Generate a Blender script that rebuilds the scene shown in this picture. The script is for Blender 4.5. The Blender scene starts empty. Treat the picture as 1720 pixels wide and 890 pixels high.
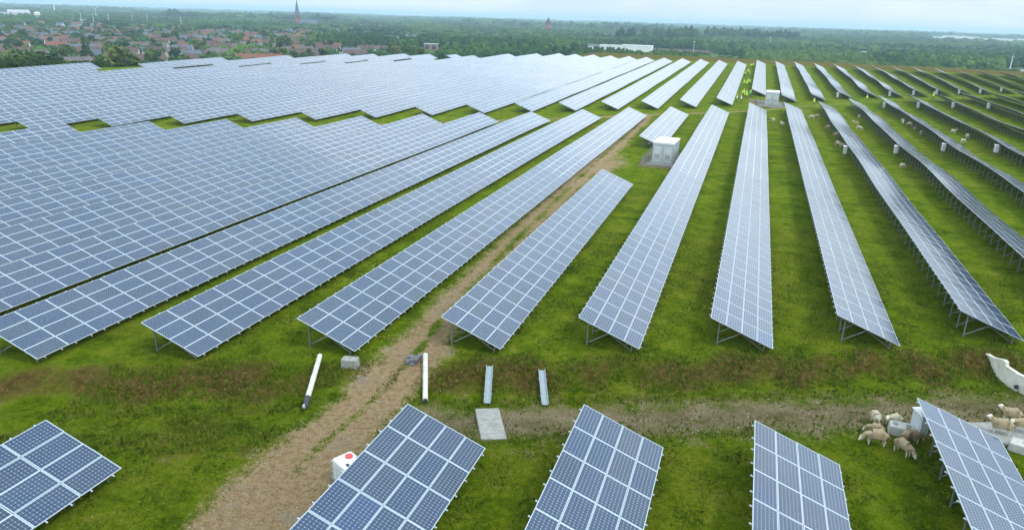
import bpy, math, random
import numpy as np
from mathutils import Vector, Matrix
S = bpy.context.scene
COL = S.collection
RND = random.Random(7)
CH = 42.0                      # camera height above the plain (m)

# ------------------------------------------------------------------ camera
cd = bpy.data.cameras.new('camera'); cam = bpy.data.objects.new('camera', cd); COL.objects.link(cam)
cr = Vector((0.94869527, 0.31485189, 0.0290788)); cu = Vector((-0.12854136, 0.30001503, 0.94523442)); cf = Vector((-0.28888477, 0.90047725, -0.32509433))
cam.matrix_world = Matrix(((cr.x, cu.x, -cf.x, 0), (cr.y, cu.y, -cf.y, 0), (cr.z, cu.z, -cf.z, CH), (0, 0, 0, 1)))
cd.sensor_width = 36; cd.lens = 36 * 1208.4 / 1720; cd.clip_start = 0.5; cd.clip_end = 40000
S.camera = cam

# ------------------------------------------------------------------ light
SUN_EL, SUN_AZ = math.radians(56), math.radians(100)   # azimuth clockwise from +Y
w = bpy.data.worlds.new('World'); S.world = w; w.use_nodes = True
nt = w.node_tree; nt.nodes.clear()
out = nt.nodes.new('ShaderNodeOutputWorld'); bg = nt.nodes.new('ShaderNodeBackground')
sky = nt.nodes.new('ShaderNodeTexSky'); sky.sky_type = 'NISHITA'; sky.sun_disc = False
sky.sun_elevation = SUN_EL; sky.sun_rotation = SUN_AZ; sky.dust_density = 2.0
tc = nt.nodes.new('ShaderNodeTexCoord'); mp = nt.nodes.new('ShaderNodeMapping'); mp.inputs['Scale'].default_value = (1, 1, 5)
nz = nt.nodes.new('ShaderNodeTexNoise'); nz.inputs['Scale'].default_value = 2.2; nz.inputs['Detail'].default_value = 6; nz.inputs['Roughness'].default_value = 0.6
rp = nt.nodes.new('ShaderNodeValToRGB')
rp.color_ramp.elements[0].position = 0.38; rp.color_ramp.elements[0].color = (16.2, 19.7, 22.3, 1)
rp.color_ramp.elements[1].position = 0.62; rp.color_ramp.elements[1].color = (22.6, 24.3, 24.9, 1)
mx = nt.nodes.new('ShaderNodeMix'); mx.data_type = 'RGBA'; mx.inputs[0].default_value = 0.9
nt.links.new(tc.outputs['Generated'], mp.inputs['Vector']); nt.links.new(mp.outputs[0], nz.inputs['Vector'])
nt.links.new(nz.outputs['Fac'], rp.inputs[0]); nt.links.new(sky.outputs[0], mx.inputs[6]); nt.links.new(rp.outputs[0], mx.inputs[7])
# sky gradient: a bright low band is added to whiten the panel reflections
sp = nt.nodes.new('ShaderNodeSeparateXYZ'); nt.links.new(tc.outputs['Generated'], sp.inputs[0])
gr = nt.nodes.new('ShaderNodeValToRGB'); e0, e1 = gr.color_ramp.elements; e0.position = 0.0; e0.color = (0.52, 0.505, 0.49, 1); e1.position = 0.9; e1.color = (0.62, 0.68, 0.76, 1)
e2 = gr.color_ramp.elements.new(0.07); e2.color = (0.55, 0.545, 0.54, 1); e4 = gr.color_ramp.elements.new(0.22); e4.color = (1.0, 1.03, 1.07, 1); e3 = gr.color_ramp.elements.new(0.42); e3.color = (0.90, 0.95, 1.02, 1)
nt.links.new(sp.outputs[2], gr.inputs[0]); ml = nt.nodes.new('ShaderNodeMix'); ml.data_type = 'RGBA'; ml.blend_type = 'MULTIPLY'; ml.inputs[0].default_value = 1
nt.links.new(mx.outputs[2], ml.inputs[6]); nt.links.new(gr.outputs[0], ml.inputs[7])
nt.links.new(ml.outputs[2], bg.inputs[0]); bg.inputs[1].default_value = 0.085; nt.links.new(bg.outputs[0], out.inputs[0])
sl = bpy.data.lights.new('sun', 'SUN'); sl.energy = 1.5; sl.angle = math.radians(11); sl.color = (1, 0.96, 0.9)
sun = bpy.data.objects.new('sun', sl); COL.objects.link(sun)
sdir = Vector((math.sin(SUN_AZ) * math.cos(SUN_EL), math.cos(SUN_AZ) * math.cos(SUN_EL), math.sin(SUN_EL)))
sun.rotation_euler = sdir.to_track_quat('Z', 'Y').to_euler(); sun.location = (0, 0, 150)
S.view_settings.view_transform = 'Standard'; S.view_settings.look = 'None'; S.view_settings.exposure = 0.2; S.view_settings.gamma = 1
S.view_settings.use_curve_mapping = False
S.render.engine = 'CYCLES'
cy = S.cycles; cy.max_bounces = 5; cy.diffuse_bounces = 2; cy.glossy_bounces = 3; cy.volume_bounces = 2; cy.transparent_max_bounces = 8
cy.use_denoising = True; cy.caustics_reflective = False; cy.caustics_refractive = False

# ------------------------------------------------------------------ terrain
#TERRAIN-BEGIN
W_T = 4.1; TILT = math.radians(20.85); PITCH = 7.66; MODL = 2.0; CLEAR = 0.45
ct, st = math.cos(TILT), math.sin(TILT)
def sm(a, b, x):
    t = np.clip((x - a) / (b - a), 0, 1); return t * t * (3 - 2 * t)
def yroad(X):                       # cross road between the first and the second block
    X = np.asarray(X, float)
    return np.where(X < 0, 174.0 + 0.985 * (X - 0), 174 + 1.5 * X - 0.006 * X * X)
def yfar(X):                        # far boundary of the hilltop tables
    return np.interp(X, [-170, -165.4, -157.8, -150.1, -142.5, -134.8, -127.2, -119.5, -111.8, -104.2, -96, -88.9, -85, 0, 10, 140], [140, 154, 196, 221, 245, 253, 263, 269, 278, 287, 300, 315, 325, 330, 343, 343])
def lowedge(X, Y):
    """height of the tables' low edge relative to the camera"""
    X = np.asarray(X, float); Y = np.asarray(Y, float)
    m = -18.7 + 0.0045 * Y + 0.003 * X + 0.016 * np.maximum(0, -X - 27) + 0.02 * np.maximum(0, X - 24) * (1 - sm(60, 140, X)) * sm(60, 120, Y)
    yr = yroad(X); t = (Y - yr - 8) / np.maximum(yfar(X) - yr - 8, 40)
    b = -18.25 + 2.2 * np.clip(t, -0.1, 1.1) - 0.35 * np.exp(-((Y - yr - 22) / 14.0) ** 2) * sm(0, 12, X)
    k = sm(-4, 7, Y - yr)
    z = m * (1 - k) + b * k
    und = 0.10 * np.sin(Y / 9.3 + X * 0.11) + 0.07 * np.sin(Y / 5.1 + 1.3 - X * 0.06)
    return z + und * sm(55, 110, Y) * (0.35 + 0.9 * sm(5, 25, X))
def ground(X, Y):
    """ground height relative to the camera"""
    X = np.asarray(X, float); Y = np.asarray(Y, float)
    z = lowedge(X, Y) - CLEAR
    u = Y - 0.44 * X
    z = z - 0.62 * sm(41.2, 38.6, u) * sm(30.5, 36, u) * (1 - 0.75 * sm(-21.5, -19.5, X) * sm(-13, -15.5, X))
    k = sm(36, 31, u); z = z * (1 - k) + (-18.85) * k
    d = np.maximum.reduce([Y - 392, X - 150, -178 - X, -60 - Y, (Y - (306 + 2.18 * (X + 96)) - 8) * 0.42 + 0 * X])
    d = np.where(X > -84, np.maximum.reduce([Y - 392, X - 150, -60 - Y]), d)
    h = sm(0, 110, d)
    return z * (1 - h) + (-CH) * h
#TERRAIN-END

# ------------------------------------------------------------------ helpers
def link(o, parent=None):
    COL.objects.link(o)
    if parent is not None: o.parent = parent
    return o
def tag(o, label=None, cat=None, group=None, kind=None):
    if label: o['label'] = label
    if cat: o['category'] = cat
    if group: o['group'] = group
    if kind: o['kind'] = kind
    return o
def empty(name, loc, rz=0):
    o = bpy.data.objects.new(name, None); o.location = loc; o.rotation_euler = (0, 0, rz); o.empty_display_size = 0.2
    return link(o)
def copytree(o, loc, rz=None, parent=None, scale=None):
    c = o.copy(); COL.objects.link(c)
    if parent is not None: c.parent = parent
    if loc is not None: c.location = loc
    if rz is not None: c.rotation_euler = (0, 0, rz)
    if scale is not None: c.scale = scale
    for ch in list(o.children): copytree(ch, None, None, c)
    return c
class MB:
    """collects geometry for ONE mesh"""
    def __init__(s): s.v = []; s.f = []; s.m = []; s.uv = {}
    def add(s, vs, fs, m=0):
        b = len(s.v); s.v += [tuple(v) for v in vs]
        for f in fs: s.f.append(tuple(b + i for i in f)); s.m.append(m)
    def box(s, c, d, m=0, rot=None, top=1.0):
        hx, hy, hz = d[0] / 2, d[1] / 2, d[2] / 2
        vs = [Vector((x * hx * (top if z > 0 else 1), y * hy * (top if z > 0 else 1), z * hz)) for z in (-1, 1) for y in (-1, 1) for x in (-1, 1)]
        if rot is not None: vs = [rot @ v for v in vs]
        vs = [v + Vector(c) for v in vs]
        s.add(vs, [(0, 2, 3, 1), (4, 5, 7, 6), (0, 1, 5, 4), (1, 3, 7, 5), (3, 2, 6, 7), (2, 0, 4, 6)], m)
    def bar(s, a, b, r=0.03, m=0, n=4, r2=None):
        a, b = Vector(a), Vector(b); d = (b - a).normalized(); r2 = r if r2 is None else r2
        x = d.orthogonal().normalized() if abs(d.z) < 0.99 else Vector((1, 0, 0)); y = d.cross(x)
        vs = []
        for p, rr in ((a, r), (b, r2)):
            for k in range(n):
                t = 2 * math.pi * (k + .5) / n; vs.append(p + (x * math.cos(t) + y * math.sin(t)) * rr)
        fs = [(k, (k + 1) % n, n + (k + 1) % n, n + k) for k in range(n)] + [tuple(range(n))[::-1], tuple(range(n, 2 * n))]
        s.add(vs, fs, m)
    def lathe(s, prof, n=16, m=0, c=(0, 0, 0)):
        vs = []
        for r, z in prof:
            for k in range(n): t = 2 * math.pi * k / n; vs.append((c[0] + r * math.cos(t), c[1] + r * math.sin(t), c[2] + z))
        fs = []
        for j in range(len(prof) - 1):
            for k in range(n): fs.append((j * n + k, j * n + (k + 1) % n, (j + 1) * n + (k + 1) % n, (j + 1) * n + k))
        fs.append(tuple(range(n))[::-1]); fs.append(tuple((len(prof) - 1) * n + k for k in range(n)))
        s.add(vs, fs, m)
    def mesh(s, name, mats, smooth=False):
        me = bpy.data.meshes.new(name); me.from_pydata(s.v, [], s.f)
        for m in (mats if isinstance(mats, (list, tuple)) else [mats]): me.materials.append(m)
        me.polygons.foreach_set('material_index', s.m)
        if smooth: me.polygons.foreach_set('use_smooth', [True] * len(s.f))
        me.update(); return me
    def obj(s, name, mats, parent=None, smooth=False):
        return link(bpy.data.objects.new(name, s.mesh(name, mats, smooth)), parent)
def npmesh(name, V, Fq, mats, midx=None, smooth=False, uvs=None, tone=None, cols=None):
    """V (n,3), Fq (m,k) all faces k-gons"""
    me = bpy.data.meshes.new(name); V = np.asarray(V, np.float32); Fq = np.asarray(Fq, np.int32); m, k = Fq.shape
    me.vertices.add(len(V)); me.vertices.foreach_set('co', V.ravel())
    me.loops.add(m * k); me.loops.foreach_set('vertex_index', Fq.ravel())
    me.polygons.add(m); me.polygons.foreach_set('loop_start', np.arange(0, m * k, k, dtype=np.int32))
    for mm in (mats if isinstance(mats, (list, tuple)) else [mats]): me.materials.append(mm)
    if midx is not None: me.polygons.foreach_set('material_index', np.asarray(midx, np.int32))
    me.polygons.foreach_set('use_smooth', np.full(m, bool(smooth)))
    if uvs is not None:
        u = me.uv_layers.new(name='UVMap'); u.data.foreach_set('uv', np.asarray(uvs, np.float32).ravel())
    if tone is not None:
        u = me.uv_layers.new(name='tone'); u.data.foreach_set('uv', np.repeat(np.stack([tone, np.zeros_like(tone)], 1).astype(np.float32), k, 0).ravel())
    if cols is not None:
        a = me.color_attributes.new('tint', 'FLOAT_COLOR', 'POINT'); a.data.foreach_set('color', np.concatenate([cols, np.ones((len(cols), 1))], 1).astype(np.float32).ravel())
    me.update(calc_edges=True); me.validate(); return me

# ------------------------------------------------------------------ materials
def new_mat(name):
    m = bpy.data.materials.new(name); m.use_nodes = True; t = m.node_tree; b = t.nodes['Principled BSDF']; return m, t, b
def N(t, typ, **kw):
    n = t.nodes.new(typ)
    for k, v in kw.items():
        if k.startswith('_'): n.inputs[k[1:].replace('_', ' ')].default_value = v
        else: setattr(n, k, v)
    return n
def noise(t, scale, detail=4, rough=0.55, vec=None):
    n = N(t, 'ShaderNodeTexNoise'); n.inputs['Scale'].default_value = scale; n.inputs['Detail'].default_value = detail; n.inputs['Roughness'].default_value = rough
    if vec is not None: t.links.new(vec, n.inputs['Vector'])
    return n.outputs['Fac']
def math_(t, op, a, b=None, c=None, clamp=False):
    n = N(t, 'ShaderNodeMath', operation=op); n.use_clamp = clamp
    for i, x in enumerate((a, b, c)):
        if x is None: continue
        if isinstance(x, (int, float)): n.inputs[i].default_value = x
        else: t.links.new(x, n.inputs[i])
    return n.outputs[0]
def ramp(t, fac, stops, interp='LINEAR'):
    n = N(t, 'ShaderNodeValToRGB'); r = n.color_ramp; r.interpolation = interp
    while len(r.elements) < len(stops): r.elements.new(0.5)
    for e, (p, c) in zip(r.elements, stops): e.position = p; e.color = (*c, 1) if len(c) == 3 else c
    t.links.new(fac, n.inputs[0]); return n.outputs[0]
def mixc(t, fac, a, b):
    n = N(t, 'ShaderNodeMix', data_type='RGBA')
    for i, x in ((0, fac), (6, a), (7, b)):
        if isinstance(x, (int, float)): n.inputs[i].default_value = x
        elif isinstance(x, tuple): n.inputs[i].default_value = (*x, 1)
        else: t.links.new(x, n.inputs[i])
    return n.outputs[2]
def pos(t): return N(t, 'ShaderNodeNewGeometry').outputs['Position']
def objc(t): return N(t, 'ShaderNodeTexCoord').outputs['Object']
def simple(name, col, rough=0.7, metal=0.0, var=0.25, scale=3.0, bump=0.0, dirt=None, world=False):
    m, t, b = new_mat(name); v = pos(t) if world else objc(t)
    f = noise(t, scale, 5, 0.6, v)
    lo = tuple(max(0, c * (1 - var)) for c in col); hi = tuple(min(1, c * (1 + var)) for c in col)
    c = ramp(t, f, [(0.3, lo), (0.7, hi)])
    if dirt:
        f2 = noise(t, scale * 0.37, 6, 0.7, v); c = mixc(t, math_(t, 'MULTIPLY', math_(t, 'SUBTRACT', f2, 0.48, clamp=True), 3.5, clamp=True), c, dirt)
    t.links.new(c, b.inputs['Base Color']); b.inputs['Roughness'].default_value = rough; b.inputs['Metallic'].default_value = metal
    if bump:
        bn = N(t, 'ShaderNodeBump'); bn.inputs['Strength'].default_value = bump; bn.inputs['Distance'].default_value = 0.05
        t.links.new(noise(t, scale * 6, 4, 0.6, v), bn.inputs['Height']); t.links.new(bn.outputs[0], b.inputs['Normal'])
    return m
M = {}
M['alu'] = simple('aluminium_frame', (0.52, 0.57, 0.60), 0.45, 0.25, 0.08, 4)
M['steel'] = simple('galvanised_steel', (0.24, 0.26, 0.26), 0.55, 0.5, 0.2, 8)  # darkened: shade below the tables is put into the steel tone
M['back'] = simple('module_backsheet', (0.10, 0.105, 0.11), 0.6, 0, 0.1, 5)  # sheet itself is whitish; the underside's shade is put into this grey
M['concrete'] = simple('weathered_concrete', (0.29, 0.285, 0.255), 0.95, 0, 0.25, 4, 0.4, (0.19, 0.18, 0.12))
M['concrete_pale'] = simple('pale_concrete', (0.44, 0.43, 0.38), 0.95, 0, 0.16, 4, 0.3, (0.36, 0.34, 0.26))
M['white_pipe'] = simple('white_painted_concrete', (0.60, 0.59, 0.50), 0.8, 0, 0.1, 3, 0.2, (0.38, 0.34, 0.25))
M['cabinet'] = simple('light_grey_cabinet_paint', (0.56, 0.58, 0.57), 0.5, 0, 0.07, 3, 0, (0.42, 0.43, 0.40))
M['white'] = simple('white_paint', (0.80, 0.80, 0.78), 0.5, 0, 0.05, 2, 0, (0.62, 0.62, 0.58))
M['dark'] = simple('dark_rubber_and_hole_shade', (0.035, 0.037, 0.04), 0.7, 0, 0.3, 5)
M['grille'] = simple('grey_green_station_wall', (0.42, 0.47, 0.46), 0.6, 0, 0.08, 3)
M['red'] = simple('red_plastic', (0.62, 0.06, 0.05), 0.4, 0, 0.1, 3)
M['hdpe'] = simple('white_tank_plastic', (0.78, 0.78, 0.74), 0.45, 0, 0.05, 3)

def panel_mat(name, border):
    m, t, b = new_mat(name)
    uv = N(t, 'ShaderNodeUVMap', uv_map='UVMap').outputs[0]; tn = N(t, 'ShaderNodeUVMap', uv_map='tone').outputs[0]
    s1 = N(t, 'ShaderNodeSeparateXYZ'); t.links.new(uv, s1.inputs[0]); s2 = N(t, 'ShaderNodeSeparateXYZ'); t.links.new(tn, s2.inputs[0])
    x, y = s1.outputs[0], s1.outputs[1]          # metres across (0..1) and along (0..2)
    def inside(c, L):   # 1 inside the border
        a = math_(t, 'GREATER_THAN', c, border); e = math_(t, 'LESS_THAN', c, L - border); return math_(t, 'MULTIPLY', a, e)
    ins = math_(t, 'MULTIPLY', inside(x, 1.005), inside(y, 1.975))
    cx = math_(t, 'FRACT', math_(t, 'MULTIPLY', math_(t, 'SUBTRACT', x, 0.030), 6 / 0.945))
    cyy = math_(t, 'FRACT', math_(t, 'MULTIPLY', math_(t, 'SUBTRACT', y, 0.040), 12 / 1.895))
    ax = math_(t, 'ABSOLUTE', math_(t, 'SUBTRACT', cx, 0.5)); ay = math_(t, 'ABSOLUTE', math_(t, 'SUBTRACT', cyy, 0.5))
    mxx = math_(t, 'MAXIMUM', ax, ay); sq = math_(t, 'LESS_THAN', mxx, 0.490); dia = math_(t, 'LESS_THAN', math_(t, 'ADD', ax, ay), 0.86)
    ins2 = math_(t, 'MULTIPLY', math_(t, 'MULTIPLY', math_(t, 'GREATER_THAN', x, 0.03), math_(t, 'LESS_THAN', x, 0.975)), math_(t, 'MULTIPLY', math_(t, 'GREATER_THAN', y, 0.04), math_(t, 'LESS_THAN', y, 1.935)))
    cell = math_(t, 'MULTIPLY', math_(t, 'MULTIPLY', sq, dia), ins2)
    cc = ramp(t, s2.outputs[0], [(0.0, (0.003, 0.020, 0.050)), (0.45, (0.003, 0.027, 0.080)), (0.75, (0.010, 0.028, 0.060)), (0.9, (0.004, 0.034, 0.105)), (1.0, (0.007, 0.036, 0.080))])
    bus = math_(t, 'LESS_THAN', math_(t, 'ABSOLUTE', math_(t, 'SUBTRACT', math_(t, 'FRACT', math_(t, 'MULTIPLY', cx, 2.0)), 0.5)), 0.03)
    cc = mixc(t, math_(t, 'MULTIPLY', bus, 0.55), cc, (0.16, 0.19, 0.22))
    c = mixc(t, cell, (0.40, 0.48, 0.54), cc)
    c = mixc(t, ins, (0.78, 0.81, 0.83), c)
    P = pos(t); dust = noise(t, 0.35, 5, 0.65, P)
    c = mixc(t, math_(t, 'MULTIPLY_ADD', dust, 0.10, -0.02, clamp=True), c, (0.40, 0.40, 0.36))
    t.links.new(c, b.inputs['Base Color'])
    t.links.new(math_(t, 'MULTIPLY_ADD', dust, 0.10, 0.10), b.inputs['Roughness'])
    b.inputs['IOR'].default_value = 1.57
    return m
M['glass_near'] = panel_mat('solar_glass_with_cells', 0.012)
M['glass_far'] = panel_mat('solar_glass_framed', 0.022)

# ground -------------------------------------------------------------
def ground_mat():
    m, t, b = new_mat('grassy_hill_ground'); P = pos(t)
    at = N(t, 'ShaderNodeAttribute', attribute_name='tint').outputs['Color']; s = N(t, 'ShaderNodeSeparateColor'); t.links.new(at, s.inputs[0])
    track, gravel, brown = s.outputs[0], s.outputs[1], s.outputs[2]
    nb = noise(t, 0.06, 5, 0.6, P); nm = noise(t, 0.45, 6, 0.72, P); nf = noise(t, 3.2, 6, 0.78, P); nff = noise(t, 13, 5, 0.85, P)
    fine = math_(t, 'ADD', math_(t, 'MULTIPLY', nf, 0.45), math_(t, 'MULTIPLY', nff, 0.55))
    mix1 = math_(t, 'ADD', math_(t, 'MULTIPLY', nm, 0.42), math_(t, 'MULTIPLY', fine, 0.58))
    g = ramp(t, mix1, [(0.33, (0.014, 0.024, 0.001)), (0.43, (0.052, 0.092, 0.001)), (0.51, (0.120, 0.185, 0.003)), (0.60, (0.225, 0.270, 0.014)), (0.68, (0.32, 0.30, 0.07))])
    yel = math_(t, 'MULTIPLY', math_(t, 'SUBTRACT', math_(t, 'ADD', math_(t, 'MULTIPLY', nb, 0.6), math_(t, 'MULTIPLY', nm, 0.5)), 0.515, clamp=True), 5.5, clamp=True)
    g = mixc(t, math_(t, 'MULTIPLY', yel, 0.5), g, ramp(t, fine, [(0.38, (0.060, 0.062, 0.004)), (0.5, (0.15, 0.135, 0.010)), (0.64, (0.32, 0.27, 0.06))]))
    br = ramp(t, fine, [(0.38, (0.022, 0.016, 0.004)), (0.47, (0.078, 0.050, 0.013)), (0.54, (0.150, 0.098, 0.030)), (0.64, (0.30, 0.22, 0.08))])
    def mask(a, w, k=7.0):
        q = math_(t, 'ADD', a, math_(t, 'MULTIPLY', math_(t, 'SUBTRACT', mix1, 0.5), w))
        return math_(t, 'MULTIPLY', math_(t, 'SUBTRACT', q, 0.5 - 0.5 / k), k, clamp=True)
    c = mixc(t, mask(brown, 3.2, 2.8), g, br)
    gr = ramp(t, math_(t, 'ADD', math_(t, 'MULTIPLY', nff, 0.7), math_(t, 'MULTIPLY', nm, 0.3)), [(0.38, (0.07, 0.055, 0.024)), (0.5, (0.19, 0.145, 0.075)), (0.62, (0.40, 0.33, 0.21))])
    c = mixc(t, mask(gravel, 3.6, 2.8), c, gr)
    di = ramp(t, fine, [(0.38, (0.17, 0.11, 0.048)), (0.49, (0.33, 0.225, 0.115)), (0.62, (0.50, 0.38, 0.22))])
    di = mixc(t, math_(t, 'MULTIPLY', math_(t, 'SUBTRACT', nm, 0.56, clamp=True), 4.5, clamp=True), di, ramp(t, nff, [(0.35, (0.12, 0.115, 0.09)), (0.5, (0.27, 0.26, 0.21)), (0.65, (0.46, 0.44, 0.37))]))
    c = mixc(t, mask(track, 3.4, 3.0), c, di)
    # the plain beyond the hill: meadows and fields
    sx = N(t, 'ShaderNodeSeparateXYZ'); t.links.new(P, sx.inputs[0])
    low = math_(t, 'MULTIPLY', math_(t, 'SUBTRACT', 12.0, sx.outputs[2]), 0.2, clamp=True)
    vo = N(t, 'ShaderNodeTexVoronoi'); vo.inputs['Scale'].default_value = 0.006; t.links.new(P, vo.inputs['Vector'])
    sv = N(t, 'ShaderNodeSeparateColor'); t.links.new(vo.outputs['Color'], sv.inputs[0])
    fl = ramp(t, sv.outputs[0], [(0.0, (0.04, 0.075, 0.02)), (0.35, (0.06, 0.10, 0.03)), (0.6, (0.10, 0.13, 0.04)), (0.8, (0.09, 0.11, 0.05)), (1.0, (0.16, 0.15, 0.10))])
    c = mixc(t, low, c, fl)
    t.links.new(c, b.inputs['Base Color']); b.inputs['Roughness'].default_value = 1.0; b.inputs['Specular IOR Level'].default_value = 0.04
    bn = N(t, 'ShaderNodeBump'); bn.inputs['Strength'].default_value = 1.0; bn.inputs['Distance'].default_value = 0.25
    t.links.new(math_(t, 'ADD', nf, math_(t, 'MULTIPLY', nff, 0.5)), bn.inputs['Height']); t.links.new(bn.outputs[0], b.inputs['Normal'])
    return m
M['ground'] = ground_mat()

def lines(segs):
    out = []
    for a, b_, st_ in segs:
        n = max(1, int(round((b_ - a) / st_))); out += list(np.linspace(a, b_, n, endpoint=False))
    return np.array(out + [segs[-1][1]])
gx = lines([(-14000, -3000, 1800), (-3000, -600, 200), (-600, -220, 20), (-220, -70, 2.2), (-70, -30, 0.7), (-30, 22, 0.26), (22, 60, 0.7), (60, 170, 2.5), (170, 500, 20), (500, 3000, 250), (3000, 14000, 2200)])
gy = lines([(-3000, -100, 700), (-100, 10, 8), (10, 52, 0.26), (52, 110, 0.6), (110, 240, 1.0), (240, 380, 2.5), (380, 700, 20), (700, 3000, 200), (3000, 14000, 1800)])
XX, YY = np.meshgrid(gx, gy)
ZZ = ground(XX, YY)
TRACK = [(-16.6, 12), (-16.5, 20), (-16.9, 26), (-17.0, 32), (-17.2, 36), (-17.9, 42), (-18.7, 60), (-19.3, 80), (-19.8, 102), (-20.0, 125), (-20.6, 148), (-22, 156)]
TW = [2.3, 2.1, 1.9, 1.8, 1.6, 1.25, 1.15, 1.15, 1.5, 1.3, 1.3, 1.5]
def track_field(X, Y):
    ty = [p[1] for p in TRACK]; cx = np.interp(Y, ty, [p[0] for p in TRACK]); hw = np.interp(Y, ty, TW)
    d = np.abs(X - cx) - hw
    k = 0.5 - d / 2.2
    mid = np.exp(-((X - cx) / 0.42) ** 2) * 0.62 * sm(15, 28, Y)            # grassy strip between the ruts
    k = np.clip(k, 0, 1.0) * (1 - mid)
    return np.where((Y > 11) & (Y < 158), k, 0)
def masks(X, Y):
    tr = track_field(X, Y)
    dr = np.abs(Y - yroad(X) - 1.0); road = np.clip(0.80 - np.abs(dr) / 5.0, 0, 1) * sm(-95, -60, X)
    tr = np.maximum(tr, road * 0.95)
    # rut towards the station
    tr = np.maximum(tr, 0.75 * np.exp(-(((X + 18.0) / 2.6) ** 2 + ((Y - 96) / 11.0) ** 2)))
    u = Y - 0.44 * X
    gvl = np.clip(0.98 - np.abs(u - 34.3) / 4.4, 0, 0.80) * sm(-20, -13, X)
    gvl = np.maximum(gvl, 0.62 * np.exp(-(((X + 14.2) / 1.5) ** 2 + ((Y - 25) / 6.0) ** 2)))
    gvl = np.maximum(gvl, 0.95 * ((X > -14) & (X < -9.2) & (Y > 97.5) & (Y < 112)))
    gvl = np.maximum(gvl, 0.9 * ((X > -1) & (X < 7.5) & (Y > 186) & (Y < 203)))
    brn = np.clip(0.92 - np.abs(u - 40.0 - 0.5 * np.sin(X * 0.9) - 0.3 * np.sin(X * 2.3 + 1)) / 3.2, 0, 0.76) * (0.88 + 0.13 * np.sin(X * 0.45 + 1) + 0.10 * np.sin(X * 1.7))
    brn = np.maximum(brn, 0.42 * np.clip(1 - np.abs(u - 37.2) / 2.0, 0, 1))
    brn = np.maximum(brn, np.clip((Y - 344) / 8.0, 0, 0.6) * (Y < 470))
    brn = np.maximum(brn, 0.36 * np.clip(1 - np.abs(u - 33) / 9, 0, 1)); brn = np.maximum(brn, 0.60 * np.exp(-(((X + 23.5) / 3.4) ** 2 + ((Y - 25.0) / 1.6) ** 2)))
    brn = np.maximum(brn, 0.5 * np.clip(1 - np.abs(Y - yroad(X) - 1) / 9.0, 0, 1))
    return tr, gvl, brn
tr_, gv_, br_ = masks(XX, YY)
rs = np.random.RandomState(3)
near = (XX > -34) & (XX < 24) & (YY > 9) & (YY < 60)
ZZ = ZZ + near * (0.045 * (rs.rand(*ZZ.shape) - 0.5) + 0.05 * np.sin(XX * 1.9 + YY * 0.7) * np.sin(YY * 1.3 - XX * 0.4)) * (1 - 0.7 * np.maximum(tr_, gv_))
# wheel ruts pressed into the track
cxr = np.interp(YY, [p[1] for p in TRACK], [p[0] for p in TRACK])
ZZ = ZZ - near * 0.06 * (np.exp(-((XX - cxr - 0.85) / 0.28) ** 2) + np.exp(-((XX - cxr + 0.85) / 0.28) ** 2)) * (YY < 58)
nyg, nxg = XX.shape
V = np.stack([XX, YY, ZZ + CH], -1).reshape(-1, 3)
idx = np.arange(nyg * nxg).reshape(nyg, nxg)
Fq = np.stack([idx[:-1, :-1], idx[:-1, 1:], idx[1:, 1:], idx[1:, :-1]], -1).reshape(-1, 4)
gme = npmesh('ground', V, Fq, M['ground'], smooth=True, cols=np.stack([tr_, gv_, br_], -1).reshape(-1, 3))
tag(link(bpy.data.objects.new('ground', gme)), kind='structure')
def gz(x, y): return float(ground(x, y)) + CH
def lz(x, y): return float(lowedge(x, y)) + CH

# grass tufts on the near slopes: one object nobody could count
def tuft_mat():
    m, t, b = new_mat('grass_blades'); P = pos(t)
    c = ramp(t, noise(t, 1.6, 6, 0.8, P), [(0.3, (0.020, 0.045, 0.002)), (0.5, (0.085, 0.135, 0.003)), (0.7, (0.22, 0.21, 0.03))])
    t.links.new(c, b.inputs['Base Color']); b.inputs['Roughness'].default_value = 0.8; b.inputs['Specular IOR Level'].default_value = 0.2
    return m
n = 210000
tx = rs.uniform(-32, 22, n); ty = 13 + 52 * rs.rand(n) ** 1.1
def in_quad(x, y, q):
    k = np.ones(np.shape(x), bool)
    for (x0, y0), (x1, y1) in zip(q, q[1:] + q[:1]): k &= ((x1 - x0) * (y - y0) - (y1 - y0) * (x - x0)) < 0.0
    return k
SLAB1 = [(-11.95, 31.45), (-10.6, 31.95), (-8.9, 28.05), (-10.2, 27.5)]; SLAB2 = [(12.1, 37.9), (15.6, 39.3), (17.7, 37.6), (13.7, 36.1)]
keep = ~(in_quad(tx, ty, SLAB1) | in_quad(tx, ty, SLAB2)); tm = masks(tx, ty); keep &= (rs.rand(n) > np.maximum(tm[0] * 1.6, tm[1] * 1.0))
tx, ty = tx[keep], ty[keep]; n = len(tx); tz = ground(tx, ty) + CH - 0.03
hh = rs.uniform(0.04, 0.13, n) * (1 + 1.1 * (tm[2][keep] > 0.3)); aa = rs.uniform(0, 2 * math.pi, n); ww = rs.uniform(0.03, 0.08, n); le = rs.uniform(-0.08, 0.08, (n, 2))
p0 = np.stack([tx - np.cos(aa) * ww, ty - np.sin(aa) * ww, tz], 1); p1 = np.stack([tx + np.cos(aa) * ww, ty + np.sin(aa) * ww, tz], 1)
p2 = np.stack([tx + le[:, 0], ty + le[:, 1], tz + hh], 1)
gV = np.stack([p0, p1, p2], 1).reshape(-1, 3); gF = np.arange(3 * n).reshape(-1, 3)
go = link(bpy.data.objects.new('grass', npmesh('grass', gV, gF, tuft_mat())))
tag(go, 'short green and straw coloured grass tufts covering the near slope', 'grass', kind='stuff')
n = 9000
px_ = rs.uniform(-24, 19, n); py_ = rs.uniform(14, 60, n); mm = masks(px_, py_)
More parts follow.
